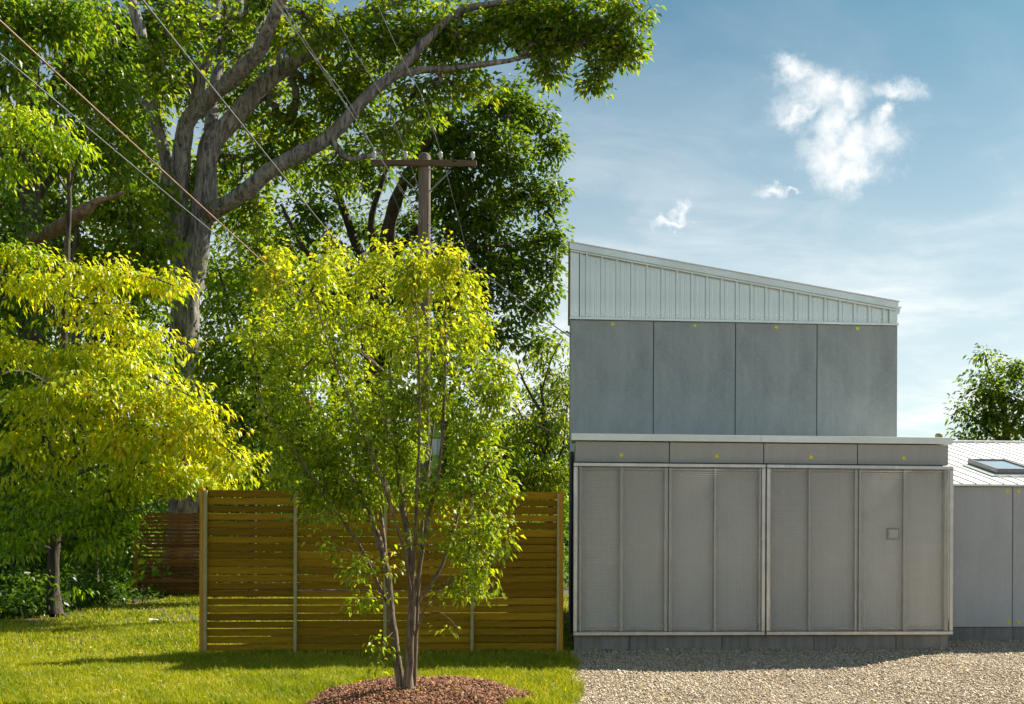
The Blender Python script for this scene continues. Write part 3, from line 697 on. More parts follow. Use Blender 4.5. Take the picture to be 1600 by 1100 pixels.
def cable(name, label, pts, rad, m, sag=0.0, cat='cable', group='overhead cables'):
    P = np.array(pts); t = np.linspace(0, 1, 40)
    if len(P) == 2:
        Q = P[0][None]*(1-t[:, None]) + P[1][None]*t[:, None]; Q[:, 2] -= sag*4*t*(1-t)
    else: Q = smooth_path(P, 1.2)
    o = tube_obj(name, [tube(Q, np.full(len(Q), rad), 6)], m, None, tuple(Q[0])); o.location = tuple(Q[0])
    return tag(o, label, cat, group)
def hz(px, py, h): a, b = ray(px, py); Z = (h-CAMH)/b; return np.array((a*Z, Z, h))
def ext(p, q, t): return p + (q-p)*t                          # q is the near point; t>1 runs on past it
ins_z = at(661, 259, PZ)[2]+0.26
for px_i, (qx, qy), nm, (fx_, fy_) in ((585, (427, 0), 'leftmost', (653, 415)), (634, (509, 0), 'second', (690, 415)), (688, (586, 0), 'third', (735, 410))):
    a = at(px_i, 247, PZ-0.16); a[2] = ins_z; b = hz(qx, qy, ins_z-0.15); far = at(819-(661-px_i)*0.24, 704, 95.9)
    n_ = {'leftmost': 'bare wire tied to the leftmost insulator on the crossarm', 'second': 'bare wire tied to the insulator just before the pole top', 'third': 'bare wire tied to the insulator just past the pole top'}[nm]
    near = ext(a, b, 3.6)
    mid = (a+far)/2; mid[2] -= 1.6
    cable('power_wire', n_, [near, ext(a, b, 1.0), a, a*0.75+far*0.25-np.array((0, 0, 1.1)), mid, far], 0.0075, MT['cable_grey'])
pm = at(661, 345, PZ); pm2 = at(661, 352, PZ)
for (qx, qy), p0, lab in (((463, 45), pm, 'upper of two thin wires running to the middle of the pole'), ((440, 0), pm2, 'lower of two thin wires running to the middle of the pole')):
    b = hz(qx, qy, p0[2]+0.3); cable('service_wire', lab, [p0-np.array((0, 0.14, 0)), ext(p0, b, 3.2)], 0.006, MT['cable_grey'], 0.05)
p_ = at(658, 540, PZ-0.15); b = hz(235, 0, 8.0); cable('telephone_cable', 'thick grey cable running down across the big tree trunk', [ext(p_, b, 2.2), p_], 0.0135, MT['cable_grey'], 0.12)
p_ = at(656, 628, PZ-0.15); b = hz(0, 20, 7.6); cable('telephone_cable', 'copper coloured cable sloping down across the left trees', [ext(p_, b, 1.5), p_], 0.011, MT['cable_copper'], 0.10)
p_ = at(654, 622, PZ-0.15); b = hz(0, 69, 7.0); cable('telephone_cable', 'thin grey cable just below the copper coloured one', [ext(p_, b, 1.5), p_], 0.008, MT['cable_grey'], 0.12)
cable('service_wire', 'service wire from the pole to the upper wall of the building', [at(664, 345, PZ), loc2w(-0.07, 4.0, FV(889, 526, 4.0))], 0.010, MT['cable_grey'], 0.10)
cable('service_wire', 'pale service wire sloping to the lower corner of the building', [at(664, 560, PZ), loc2w(-0.07, 5.5, FV(890, 688, 5.5))], 0.014, MT['galv_post'], 0.06)

def street_lamp():
    Z = 16.2; b = at(680, YH, Z); b[2] = 0; s = Z/F
    zt = lambda y: at(680, y, Z)[2]
    E = empty('street_lamp', tuple(b)); tag(E, 'green lantern street lamp half hidden in the young tree leaves', 'street lamp')
    lathe('post', [(0.10, -0.1), (0.10, 0.4), (0.055, 0.5), (0.045, zt(738))], MT['lamp_green'], E, (0, 0, 0), 14)
    lathe('collar', [(0.05, zt(740)), (0.095, zt(735)), (0.095, zt(728)), (0.06, zt(722)), (0.055, zt(714)), (0.075, zt(711.5))], MT['lamp_green'], E, (0, 0, 0), 16)
    lathe('glass', [(0.07, zt(711)), (0.105, zt(686))], MT['lamp_glass'], E, (0, 0, 0), 6, False)
    cp = lathe('cap', [(0.115, zt(685.5)), (0.12, zt(683)), (0.09, zt(677)), (0.05, zt(673)), (0.03, zt(671)), (0.03, zt(668)), (0.012, zt(664))], MT['lamp_green'], E, (0, 0, 0), 16)
    for i in range(6):
        a = 2*math.pi*i/6; V = tube(np.array([(0.073*math.cos(a), 0.073*math.sin(a), zt(711)), (0.108*math.cos(a), 0.108*math.sin(a), zt(686))]), np.array((0.006, 0.006)), 4, False)
        tube_obj('glazing_bar', [V], MT['lamp_green'], E)
street_lamp()

# ------------------------------------------------------------------ trees
def unit(v): return v/(np.linalg.norm(v, axis=-1, keepdims=True)+1e-9)
def leaf_mesh(name, P, A, Nn, Ln, Wd, tint, m, five=False, droop=0.25, fold=0.25):
    n = len(P); A = unit(A); Nn = unit(Nn - A*np.sum(Nn*A, 1)[:, None]); Sd = np.cross(A, Nn)
    L1 = Ln[:, None]; W1 = Wd[:, None]/2
    dn = np.array((0, 0, -1.0))
    if five:
        base = P; mid = P + A*L1*0.5 + Nn*L1*0.05; tip = P + A*L1*0.94 + dn*L1*droop
        l = P + A*L1*0.42 + Sd*W1 + Nn*W1*fold*1.6; r_ = P + A*L1*0.42 - Sd*W1 + Nn*W1*fold*1.6
        V = np.stack((base, r_, mid, l, tip), 1).reshape(-1, 3); i = np.arange(n)[:, None]*5
        Fa = np.vstack((i+np.array([[0, 1, 2]]), i+np.array([[0, 2, 3]]), i+np.array([[1, 4, 2]]), i+np.array([[2, 4, 3]]))); k = 5
    else:
        tip = P + A*L1*0.96 + dn*L1*droop*0.6
        l = P + A*L1*0.45 + Sd*W1 + Nn*W1*fold; r_ = P + A*L1*0.45 - Sd*W1 + Nn*W1*fold
        V = np.stack((P, r_, tip, l), 1).reshape(-1, 3); i = np.arange(n)[:, None]*4
        Fa = np.vstack((i+np.array([[0, 1, 2]]), i+np.array([[0, 2, 3]]))); k = 4
    return np_mesh(name, V, Fa, m, np.repeat(np.clip(tint, 0, 1), k))

class Tree:
    """limbs drawn as paths, clumps of leaves in a crown, twigs grown from the limbs to every clump"""
    def __init__(s, name, label, base, seed, cat='tree', group=None):
        s.E = empty(name, tuple(base)); tag(s.E, label, cat, group)
        s.base = np.array(base, float); s.r = np.random.default_rng(seed)
        s.nodes = np.zeros((0, 3)); s.par = []; s.rad = []; s.fixed = []
        s.limbs = []; s.chains = []
    def limb(s, pts, r0, r1, n=10, step=0.35, wob=0.0):
        Q = smooth_path(pts, step)
        if wob == 0.0: wob = min(0.05, r0*0.22)
        if wob > 0:
            W = s.r.normal(0, wob, Q.shape); k = np.ones(5)/5
            for a in range(3): W[:, a] = np.convolve(W[:, a], k, 'same')
            W[0] = 0; Q = Q + W
        t = np.linspace(0, 1, len(Q)); R = (r0*(1-t) + r1*t)*(1 + 0.05*np.sin(np.arange(len(Q))*1.7+len(Q)) + s.r.normal(0, 0.025, len(Q)))
        s.limbs.append((Q, R, n))
        o = len(s.nodes); s.nodes = np.vstack((s.nodes, Q)); s.par += [-1]*len(Q); s.rad += list(R); s.fixed += [True]*len(Q)
        return Q
    def grow(s, C, twig=0.008, seg=0.45, up=0.25, maxr=0.12):
        """greedy: nearest clump first, so twigs branch off twigs"""
        C = np.asarray(C); n = len(C)
        d = np.full(n, 1e9)
        nb = np.zeros(n, int)
        for st in range(0, len(s.nodes), 400):
            D = np.linalg.norm(C[:, None, :]-s.nodes[None, st:st+400], axis=2); j = D.argmin(1); dm = D[np.arange(n), j]
            k = dm < d; d[k] = dm[k]; nb[k] = j[k]+st
        left = np.ones(n, bool); s.cdir = np.zeros((n, 3)); cap = n
        nodes = [s.nodes]; cnt = len(s.nodes)
        allnodes = np.zeros((cnt + n*14, 3)); allnodes[:cnt] = s.nodes
        for it in range(n):
            i = int(np.where(left, d, 1e9).argmin()); left[i] = False
            a = allnodes[nb[i]]; b = C[i]; L_ = np.linalg.norm(b-a); m_ = int(np.clip(L_/seg, 2, 12))
            t = np.linspace(0, 1, m_+1)[1:, None]
            sag = np.array((0, 0, 1.0))*L_*up*(t*(1-t))*4*0.5
            path = a+(b-a)*t + sag + s.r.normal(0, 0.05*L_, (m_, 3))*(t*(1-t))*2
            st = cnt; pr = nb[i]; s.chains.append((int(pr), st, m_))
            for q in range(m_):
                allnodes[cnt] = path[q]; s.par.append(int(pr)); s.rad.append(0.0); s.fixed.append(False); pr = cnt; cnt += 1
            s.cdir[i] = path[-1] - (path[-2] if m_ > 1 else a)
            D = np.linalg.norm(C[left][:, None, :]-path[None], axis=2)
            if D.size:
                li = np.where(left)[0]; j = D.argmin(1); dm = D[np.arange(len(li)), j]*1.08
                k = dm < d[li]; d[li[k]] = dm[k]; nb[li[k]] = st+j[k]
        s.nodes = allnodes[:cnt]
        rad = np.array(s.rad); e = 2.4; acc = np.zeros(cnt)
        for st_chain in reversed(s.chains):
            pr, st, m_ = st_chain
            for q in range(m_-1, -1, -1):
                i = st+q
                if q == m_-1: acc[i] += twig**e
                p = s.par[i]
                if not s.fixed[p]: acc[p] += acc[i]
        # later chains always hang on earlier ones, so one reversed pass settles every node
        for i in range(cnt):
            if not s.fixed[i]: rad[i] = min(acc[i]**(1/e), maxr)
        s.rad = rad
        s.cdir = unit(s.cdir)
    def finish_wood(s, m_trunk, m_branch, trunk_ids=(0,), flare=True, minr=0.0, jit=0.04):
        tl, bl_ = [], []
        for i, (Q, R, n) in enumerate(s.limbs):
            R = R.copy()
            if i == 0 and flare:
                hgt = Q[:, 2]-Q[0, 2]; R *= 1 + 0.45*np.exp(-hgt/(R[0]*1.5))
            V = tube(Q, R, n, True, jit, s.r)
            if i in trunk_ids: tl.append(V)
            else: tube_obj('limb', [V], m_branch, s.E, s.base)
        for pr, st, m_ in s.chains:
            Q = np.vstack((s.nodes[pr:pr+1], s.nodes[st:st+m_])); R = np.asarray(s.rad)[st:st+m_]
            if R.max() < minr: continue
            R = np.concatenate(([R[0]*1.1], R))
            bl_.append(tube(Q, R, 5 if R[0] > 0.03 else 3, False))
        tube_obj('trunk', tl, m_trunk, s.E, s.base)
        if bl_: tube_obj('twigs', bl_, m_branch, s.E, s.base)['kind'] = 'stuff'
    def leaves(s, C, per, R, ln, wd, m, tint0=0.5, tvar=0.18, five=False, droop=0.3, flat=0.5, hang=0.5, ctint=None, name='crown', along=1.3, outw=None, upn=0.9):
        n = len(C); r = s.r; k = r.poisson(per, n); idx = np.repeat(np.arange(n), k); N_ = len(idx)
        ax = unit(s.cdir + r.normal(0, 0.25, (n, 3)))
        rv = unit(r.normal(size=(N_, 3))); rad = R*np.cbrt(r.random(N_))[:, None]; off = rv*rad; off[:, 2] *= flat
        off += ax[idx]*(r.uniform(-0.6, 0.9, N_)*R*along)[:, None]*0.6
        P = C[idx] + off
        A = unit(off*np.array((1, 1, 0.4)))*1.0 + ax[idx]*0.35 + r.normal(0, 0.35, (N_, 3)); A[:, 2] -= hang
        Nn = np.zeros((N_, 3)); Nn[:, 2] = upn; Nn += r.normal(0, 0.5, (N_, 3))
        L_ = ln*r.uniform(0.65, 1.25, N_); W_ = wd*r.uniform(0.75, 1.2, N_)
        ct = r.normal(0, tvar*0.7, n) if ctint is None else ctint
        t = tint0 + ct[idx] + r.normal(0, tvar, N_)
        o = add_obj(name, leaf_mesh(name, P - s.base, A, Nn, L_, W_, t, m, five, droop), s.E); o['kind'] = 'stuff'; return o

def sample(blobs, n, rng, shell=0.5, depth=1.0):
    """blobs: (px, py, Z, rx_px, ry_px[, weight]) -> points spread through the ellipsoids"""
    W = np.array([b[3]*b[4]*(b[5] if len(b) > 5 else 1.0)*(b[2]/30.0)**0 for b in blobs], float); W /= W.sum()
    ix = rng.choice(len(blobs), n, p=W); out = np.zeros((n, 3)); V = unit(rng.normal(size=(n, 3))); q = rng.random(n)**(shell)
    for i in range(n):
        b = blobs[ix[i]]; c = at(b[0], b[1], b[2]); sx, sz = b[3]*b[2]/F, b[4]*b[2]/F; sy = depth*(sx+sz)/2
        out[i] = c + V[i]*np.array((sx, sy, sz))*q[i]
    return out
def pth(pts, Z):                                               # [(px, py, depth offset)] -> points
    return [at(p[0], p[1], Z+(p[2] if len(p) > 2 else 0)) for p in pts]

def big_tree():
    Z = 30.0; b = at(285, YH, Z); b[2] = 0
    T = Tree('shade_tree', 'huge old tree with silvery forked trunk and limbs arching over the yard', b, 101, group='tall trees behind the fence')
    T.limb([b] + pth([(287, 800), (288, 700), (290, 600), (291, 500), (298, 430), (305, 391)], Z), 0.430, 0.396, 20, 0.25)
    T.limb(pth([(291, 440), (281, 359), (282, 282, -.2), (289, 214, -.4), (302, 182, -.6), (350, 136, -1), (400, 86, -1.6), (436, 9, -2.2), (470, -80, -3)], Z), 0.310, 0.135, 14)
    T.limb(pth([(300, 430), (309, 385), (320, 295), (327, 236), (341, 214, .2), (368, 182, .4), (409, 132, .8), (445, 105, 1), (491, 73, 1.2), (545, 32, 1.6), (623, 0, 2), (700, -40, 2.4)], Z), 0.361, 0.117, 14)
    T.limb(pth([(318, 345), (336, 325, -.3), (368, 309, -.6), (418, 268, -.8), (473, 236, -.8), (518, 209, -.6), (555, 168, -.4), (588, 137, -.2), (622, 116, 0), (663, 72, .2), (685, 47, .4), (716, 19, .6), (754, 8, .8), (797, 5, 1), (841, 0, 1.2), (900, 10, 1.3)], Z), 0.258, 0.054, 12)
    T.limb(pth([(622, 116, 0), (663, 109, .2), (707, 108, .4), (735, 103, .6), (779, 97, .7), (810, 91, .8), (829, 69, .8), (838, 59, .8)], Z), 0.120, 0.045, 8)
    T.limb(pth([(810, 91, .8), (860, 82, .9), (890, 85, 1), (930, 100, 1)], Z), 0.052, 0.018, 6)
    T.limb(pth([(545, 32, 1.6), (600, 25, 1.8), (680, 35, 2), (760, 20, 2), (850, 30, 2), (930, 40, 2)], Z), 0.103, 0.036, 8)
    T.limb(pth([(514, 214, -.6), (535, 240, -.6), (550, 248, -.6), (604, 236, -.6)], Z), 0.112, 0.054, 8)
    T.limb(pth([(302, 178, -.5), (314, 114, -.3), (336, 64, 0), (341, 0, .4), (338, -80, 1)], Z), 0.189, 0.126, 10)
    T.limb(pth([(322, 250, .3), (336, 136, 1), (350, 73, 1.4), (373, 0, 1.8), (400, -70, 2)], Z), 0.189, 0.126, 10)
    T.limb(pth([(370, 118, -1.2), (385, 80, -.6), (405, 40, -.2), (425, -20, .3)], Z), 0.155, 0.099, 10)
    T.limb(pth([(436, 108, .9), (445, 77, 1.4), (482, 41, 2), (500, 0, 2.4), (515, -50, 2.8)], Z), 0.138, 0.072, 8)
    T.limb(pth([(280, 420), (258, 318, .2), (264, 273, .2), (259, 236, .1), (243, 182, 0), (232, 127, 0), (223, 68, -.1), (205, 0, -.2), (190, -60, -.2)], Z), 0.215, 0.135, 10)
    T.limb(pth([(243, 190, 1.8), (200, 130, 2.4), (160, 90, 3), (110, 60, 3.5)], Z), 0.095, 0.036, 8)
    blobs = [(980, 20, 31, 42, 30, 1.3), (965, 70, 31, 46, 34, 1.3), (930, 112, 31, 26, 30, 1.2), (890, 40, 31, 60, 45, 1.4), (840, 50, 31, 50, 45, 1.3), (800, 30, 31.5, 60, 30), (860, 110, 31, 30, 20), (760, 60, 31, 45, 30),
             (700, 60, 31, 60, 45, .9), (640, 60, 31, 60, 50, .8), (580, 60, 31.5, 60, 60, .6), (720, 135, 31, 60, 26, .8), (650, 160, 31, 50, 36, .7), (560, 130, 32, 50, 50, .7), (500, 110, 32.5, 60, 60, .75), (470, 190, 32.5, 60, 50, .75), (430, 250, 32.5, 50, 40, .7), (530, 180, 32, 50, 40, .7),
             (420, 40, 33, 60, 50, .5), (330, 40, 33.5, 70, 50, .5), (250, 40, 32, 70, 50, .8), (180, 60, 32, 70, 50, .9), (150, 150, 33, 60, 60, .7), (230, 150, 33.5, 40, 60, .6), (400, 150, 33, 55, 60, .75), (300, 120, 33.5, 60, 60, .7), (440, 60, 29, 40, 34, .45), (350, 60, 28.6, 40, 40, .5), (300, 30, 28.8, 50, 40, .5), (260, 110, 28.8, 40, 50, .45), (520, 50, 30, 50, 40, .5), (400, 10, 28.4, 50, 30, .5), (480, 10, 29, 50, 30, .5), (345, 250, 32, 40, 60, .5), (300, 300, 32, 40, 50, .4), (390, 330, 32.5, 40, 40, .6),
             (250, -40, 33, 160, 40, .5), (400, -30, 32.5, 100, 30, .4), (650, 0, 31.5, 100, 20, .5), (850, 0, 31.5, 130, 16, .6), (530, 260, 30, 60, 40, .4), (600, 210, 30.5, 50, 40, .45), (230, 260, 33, 60, 60, .6), (170, 230, 32.5, 50, 50, .6)]
    C = sample(blobs, 2250, T.r, 0.52, 0.8)
    T.grow(C, 0.011, 0.5, 0.2, 0.12); T.finish_wood(MT['bark_big'], MT['bark_big'], (0,), jit=0.06)
    T.leaves(C, 18, 0.34, 0.22, 0.11, MT['leaf_oak'], 0.62, 0.24, hang=0.35, flat=0.7)
big_tree()

def left_trunk_tree():
    Z = 25.5; b = at(52, YH, Z); b[2] = 0
    T = Tree('shade_tree', 'tall leafy tree with thick dark trunk at the picture edge', b, 111, group='tall trees behind the fence')
    T.limb([b] + pth([(50, 800), (50, 650), (48, 520), (44, 400), (43, 280), (42, 140), (40, 0), (36, -120)], Z), 0.40, 0.22, 16)
    T.limb(pth([(24, 398, -.3), (60, 368, -.7), (91, 353, -.9), (120, 337, -1), (138, 327, -1.1)], Z), 0.19, 0.14, 12, 0.2)
    T.limb(pth([(136, 328, -1.1), (146, 317, -1.15), (160, 311, -1.2), (176, 308, -1.2), (193, 300, -1.2)], Z), 0.11, 0.04, 8, 0.15)
    T.limb(pth([(43, 200), (90, 120, 1), (130, 60, 2), (170, 10, 3)], Z), 0.14, 0.05, 8)
    T.limb(pth([(44, 330), (100, 250, 1.5), (150, 190, 2.5)], Z), 0.10, 0.03, 8)
    T.limb(pth([(42, 240), (10, 150, -1), (-20, 80, -2)], Z), 0.12, 0.04, 8)
    blobs = [(60, 40, 25, 80, 60), (20, 120, 24, 50, 60), (130, 50, 27, 60, 60), (110, 130, 26.5, 50, 60, .9), (170, 130, 27, 50, 50, .9), (80, 210, 26.5, 70, 50, .8), (150, 250, 27, 60, 50, .9), (10, 250, 25.5, 50, 60, .8), (110, 20, 25, 80, 40), (200, 200, 27.5, 40, 50, .8), (0, 10, 24, 50, 50)]
    C = sample(blobs, 420, T.r, 0.55, 0.6)
    T.grow(C, 0.008, 0.5, 0.15, 0.1); T.finish_wood(MT['bark_dark'], MT['bark_stub'], (0, 3, 4, 5))
    T.leaves(C, 19, 0.46, 0.21, 0.10, MT['leaf_mid'], 0.5, 0.2, five=True, hang=0.6, flat=0.7)
left_trunk_tree()

def gold_tree():
    Z = 21.2; b = onground(86, 962)
    T = Tree('understorey_tree', 'yellow green tree with drooping layered sprays over the lawn edge', b, 121, group='small trees at the lawn edge')
    T.limb([b] + pth([(85, 900), (88, 800), (92, 700), (95, 600), (100, 480), (105, 380), (108, 280), (105, 190)], Z), 0.125, 0.03, 12, 0.2)
    # long arching branches, left and right, at several levels
    for pts, r0 in (([(92, 720), (150, 650, -.6), (230, 640, -1.2), (310, 670, -1.6), (380, 720, -1.8)], .05), ([(94, 640), (160, 590, -.8), (230, 590, -1.4), (300, 620, -2)], .045), ([(90, 760), (150, 730, .6), (230, 730, 1), (320, 750, 1.2)], .045),
                    ([(98, 520), (150, 450, -.6), (220, 430, -1), (270, 445, -1.2)], .045), ([(100, 500), (50, 440, -.6), (0, 430, -1), (-50, 450, -1.4)], .045), ([(95, 620), (40, 580, -.8), (-10, 590, -1.4), (-50, 620, -1.8)], .045),
                    ([(90, 780), (30, 740, -.6), (-30, 760, -1.2)], .04), ([(107, 300), (60, 240, -.6), (0, 230, -1)], .03), ([(107, 300), (130, 230, -.4), (145, 200, -.6)], .025),
                    ([(87, 850), (120, 835, -.6), (150, 845, -1.0), (180, 865, -1.2)], .025), ([(87, 860), (50, 850, -.6), (10, 860, -1)], .03), ([(92, 700), (110, 640, -1.5), (140, 620, -2.6)], .04), ([(90, 790), (140, 790, -1), (200, 800, -1.6), (260, 780, -2)], .035)):
        T.limb(pth(pts, Z), r0, 0.012, 6, 0.3, 0.03)
    blobs = [(60, 445, 20.2, 90, 26), (170, 430, 20.3, 90, 28), (250, 440, 20.4, 40, 22, .7), (20, 400, 20.5, 50, 22), (100, 500, 20, 26, 14, .6), (0, 540, 19.8, 30, 50), (90, 560, 19.6, 90, 30), (200, 575, 19.8, 80, 28),
             (130, 620, 19.2, 110, 40), (250, 630, 19.8, 90, 40), (320, 680, 19.6, 70, 36), (365, 725, 19.5, 42, 34), (290, 740, 20.4, 80, 34), (190, 690, 20, 90, 40, .9), (230, 745, 20, 60, 26), (90, 700, 20, 70, 50, .7),
             (60, 215, 20.4, 70, 40, .8), (10, 262, 20.4, 50, 24, .8), (110, 235, 20.8, 40, 36, .7), (40, 180, 20.6, 50, 25, .6),
             (40, 770, 20, 70, 50, .7), (120, 800, 19.8, 80, 40, .7), (30, 850, 20, 60, 30, .45), (150, 850, 20, 40, 30, .5), (110, 920, 19.9, 26, 14, .7), (190, 500, 20.6, 70, 36, .6), (60, 625, 19.6, 60, 36, .7), (150, 480, 20.4, 50, 24, .5), (30, 690, 19.8, 50, 40, .6), (170, 770, 20, 60, 30, .6), (250, 540, 20.6, 60, 30, .5), (150, 545, 20.4, 60, 20, .5), (240, 690, 19.5, 90, 50, .6), (180, 800, 20.4, 36, 24, .5)]
    C = sample(blobs, 1120, T.r, 0.7, 0.8)
    T.grow(C, 0.0045, 0.35, 0.1, 0.03)
    # sprays lie nearly flat and droop outwards
    T.cdir[:, 2] = np.clip(T.cdir[:, 2], -0.35, 0.15); T.cdir[:, 0] += 0.25; T.cdir = unit(T.cdir)
    T.finish_wood(MT['bark_dark'], MT['bark_mid'], (0,))
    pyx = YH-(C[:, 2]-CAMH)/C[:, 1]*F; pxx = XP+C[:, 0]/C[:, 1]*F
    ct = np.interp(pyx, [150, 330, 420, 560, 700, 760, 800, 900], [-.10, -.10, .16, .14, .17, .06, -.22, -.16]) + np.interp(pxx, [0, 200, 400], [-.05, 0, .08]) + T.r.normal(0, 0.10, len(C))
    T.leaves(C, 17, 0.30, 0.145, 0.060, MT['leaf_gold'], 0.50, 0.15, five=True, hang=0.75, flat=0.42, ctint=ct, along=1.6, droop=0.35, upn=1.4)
gold_tree()

def young_tree():
    Z = 9.95; b = at(636, 1080, Z)
    b[2] = 0.10
    T = Tree('young_tree', 'young multi stemmed tree with yellow green leaves standing in the mulch', b, 131, group=None)
    T.limb(pth([(637, 1084), (639, 1030), (640, 985), (643, 940), (640, 860, .05), (628, 780, .1), (620, 700, .15), (610, 600, .2), (600, 480, .2), (594, 396, .2)], Z), 0.0484, 0.0048, 12, 0.08)
    T.limb(pth([(627, 1078, .1), (620, 1030, .12), (616, 990, .14), (610, 945, .2), (604, 890, .25), (580, 810, .3), (548, 745, .35), (490, 650, .4), (448, 540, .4), (430, 400, .4)], Z), 0.0452, 0.0048, 12, 0.08)
    T.limb(pth([(646, 1076, .1), (648, 1030, .1), (649, 985, .1), (651, 930, .05), (656, 880, 0), (671, 800, -.1), (690, 700, -.2), (695, 560, -.2), (697, 400, -.2)], Z), 0.0312, 0.0048, 10, 0.08)
    T.limb(pth([(650, 945, .05), (668, 920, .1), (690, 885, .2), (712, 820, .35), (730, 740, .5), (752, 640, .6), (775, 560, .6)], Z), 0.0202, 0.0040, 8, 0.08)
    T.limb(pth([(612, 955, .2), (585, 900, 0), (560, 850, -.2), (525, 800, -.4), (470, 720, -.6), (415, 640, -.7), (396, 560, -.8)], Z), 0.0202, 0.0040, 8, 0.08)
    T.limb(pth([(642, 930, .02), (648, 860, -.2), (652, 760, -.4), (656, 640, -.5), (652, 520, -.6), (645, 410, -.6)], Z), 0.0191, 0.0040, 8, 0.08)
    T.limb(pth([(606, 900, .25), (598, 820, .5), (585, 740, .7), (560, 640, .8), (540, 520, .8), (524, 420, .8)], Z), 0.0191, 0.0040, 8, 0.08)
    T.limb(pth([(643, 935), (630, 860, -.3), (600, 760, -.5), (560, 660, -.6), (520, 560, -.7), (490, 460, -.7)], Z), 0.0168, 0.0040, 8, 0.08)
    T.limb(pth([(655, 885), (664, 780, .3), (675, 680, .5), (690, 600, .6), (730, 480, .7)], Z), 0.0157, 0.0040, 8, 0.08)
    T.limb(pth([(648, 1000, .1), (660, 960, -.1), (690, 915, -.3), (725, 895, -.45), (765, 880, -.5), (790, 850, -.55)], Z), 0.0112, 0.0032, 6, 0.08)
    T.limb(pth([(652, 985, .1), (675, 955, 0), (700, 965, -.1), (722, 990, -.2)], Z), 0.0056, 0.0024, 6, 0.08)
    T.limb(pth([(616, 985, .14), (604, 998, -.05), (595, 1005, -.1), (590, 1025, -.12), (587, 1050, -.12)], Z), 0.0045, 0.0024, 6, 0.06)
    T.limb(pth([(585, 885, .1), (560, 870, -.3), (540, 855, -.5), (520, 860, -.6)], Z), 0.0056, 0.0024, 6, 0.08)
    T.limb(pth([(700, 860, .25), (740, 800, .2), (775, 770, .1), (800, 730, 0)], Z), 0.0078, 0.0032, 6, 0.08)
    blobs = [(430, 430, Z+.4, 34, 46), (415, 520, Z-.2, 36, 50), (460, 520, Z+.4, 50, 60), (440, 620, Z-.4, 50, 55), (480, 690, Z-.3, 60, 50), (500, 460, Z-.5, 34, 50), (520, 430, Z+.6, 26, 40), (520, 560, Z+.2, 60, 60),
             (560, 480, Z+.5, 44, 60), (594, 420, Z+.2, 30, 45), (600, 520, Z, 60, 60), (645, 440, Z-.5, 36, 50), (650, 540, Z-.4, 60, 60), (697, 430, Z-.2, 30, 46), (705, 520, Z+.1, 50, 60), (735, 520, Z+.6, 34, 60), (755, 600, Z+.4, 44, 60),
             (560, 620, Z+.6, 60, 60), (620, 630, Z-.2, 70, 60), (690, 620, Z, 60, 60), (740, 680, Z+.3, 56, 50), (560, 700, Z-.4, 60, 50), (640, 710, Z+.3, 70, 40), (700, 730, Z, 60, 40), (520, 750, Z-.3, 60, 36, .8), (450, 730, Z-.5, 40, 36, .7),
             (760, 740, Z+.1, 44, 36), (600, 770, Z+.4, 70, 30, .5), (680, 790, Z+.1, 50, 30, .5), (785, 640, Z+.4, 22, 30, .6)]
    spikes = [(432, 410, Z+.4, 15, 42), (418, 440, Z+.2, 20, 30), (500, 425, Z-.6, 14, 36), (522, 405, Z+.7, 13, 34), (560, 425, Z+.3, 15, 36), (594, 400, Z+.2, 14, 34), (645, 415, Z-.5, 15, 38), (668, 420, Z, 12, 30), (699, 405, Z-.2, 15, 38), (735, 455, Z+.6, 14, 38), (780, 575, Z+.5, 16, 36), (396, 540, Z-.8, 14, 40)]
    mids = [(470, 660, Z-.4, 44, 50), (520, 720, Z-.2, 56, 40), (560, 660, Z, 60, 50), (630, 680, Z+.2, 60, 50), (700, 680, Z, 60, 50), (755, 690, Z+.2, 44, 50), (590, 740, Z+.2, 70, 34), (670, 760, Z-.2, 50, 34), (740, 770, Z, 50, 34), (450, 580, Z, 44, 50), (770, 620, Z+.3, 30, 50), (540, 780, Z-.2, 50, 20)]
    C = np.vstack((sample(blobs, 1020, T.r, 0.55, 1.0), sample(spikes, 190, T.r, 0.8, 1.0), sample(mids, 330, T.r, 0.7, 1.0)))
    low = [(720, 850, Z-.3, 34, 30, 1.3), (750, 890, Z-.45, 40, 40, 1.5), (765, 830, Z-.4, 34, 30, 1.2), (730, 925, Z-.4, 40, 22, 1.2), (790, 860, Z-.5, 14, 22), (710, 980, Z-.2, 16, 9), (590, 1010, Z-.1, 14, 14, 1.2), (588, 1045, Z-.12, 7, 14), (575, 935, Z+.1, 26, 20), (565, 890, Z-.3, 30, 20), (610, 880, Z+.2, 26, 18, .8),
           (520, 850, Z-.5, 22, 16, .8), (490, 800, Z-.5, 40, 24, .7), (500, 765, Z-.4, 50, 24), (780, 770, Z, 30, 24, 1.2), (650, 840, Z-.2, 30, 20, .6), (560, 790, Z-.2, 50, 26, .8), (610, 930, Z, 14, 14, .5), (555, 1012, Z-.2, 8, 6, .6)]
    C2 = sample(low, 165, T.r, 0.7, 0.8); C = np.vstack((C, C2))
    qx, qy = XP+C[:, 0]/C[:, 1]*F, YH-(C[:, 2]-CAMH)/C[:, 1]*F      # a gap in the leaves where the lantern behind shows
    C = C[~((np.abs(qx-681) < 26) & (qy > 655) & (qy < 752))]
    T.grow(C, 0.0022, 0.16, 0.05, 0.012)
    T.cdir[:, 2] += 0.35; T.cdir = unit(T.cdir)
    T.finish_wood(MT['bark_young'], MT['bark_young'], (0, 1, 2), jit=0.02)
    pyx = YH-(C[:, 2]-CAMH)/C[:, 1]*F; pxx = XP+C[:, 0]/C[:, 1]*F
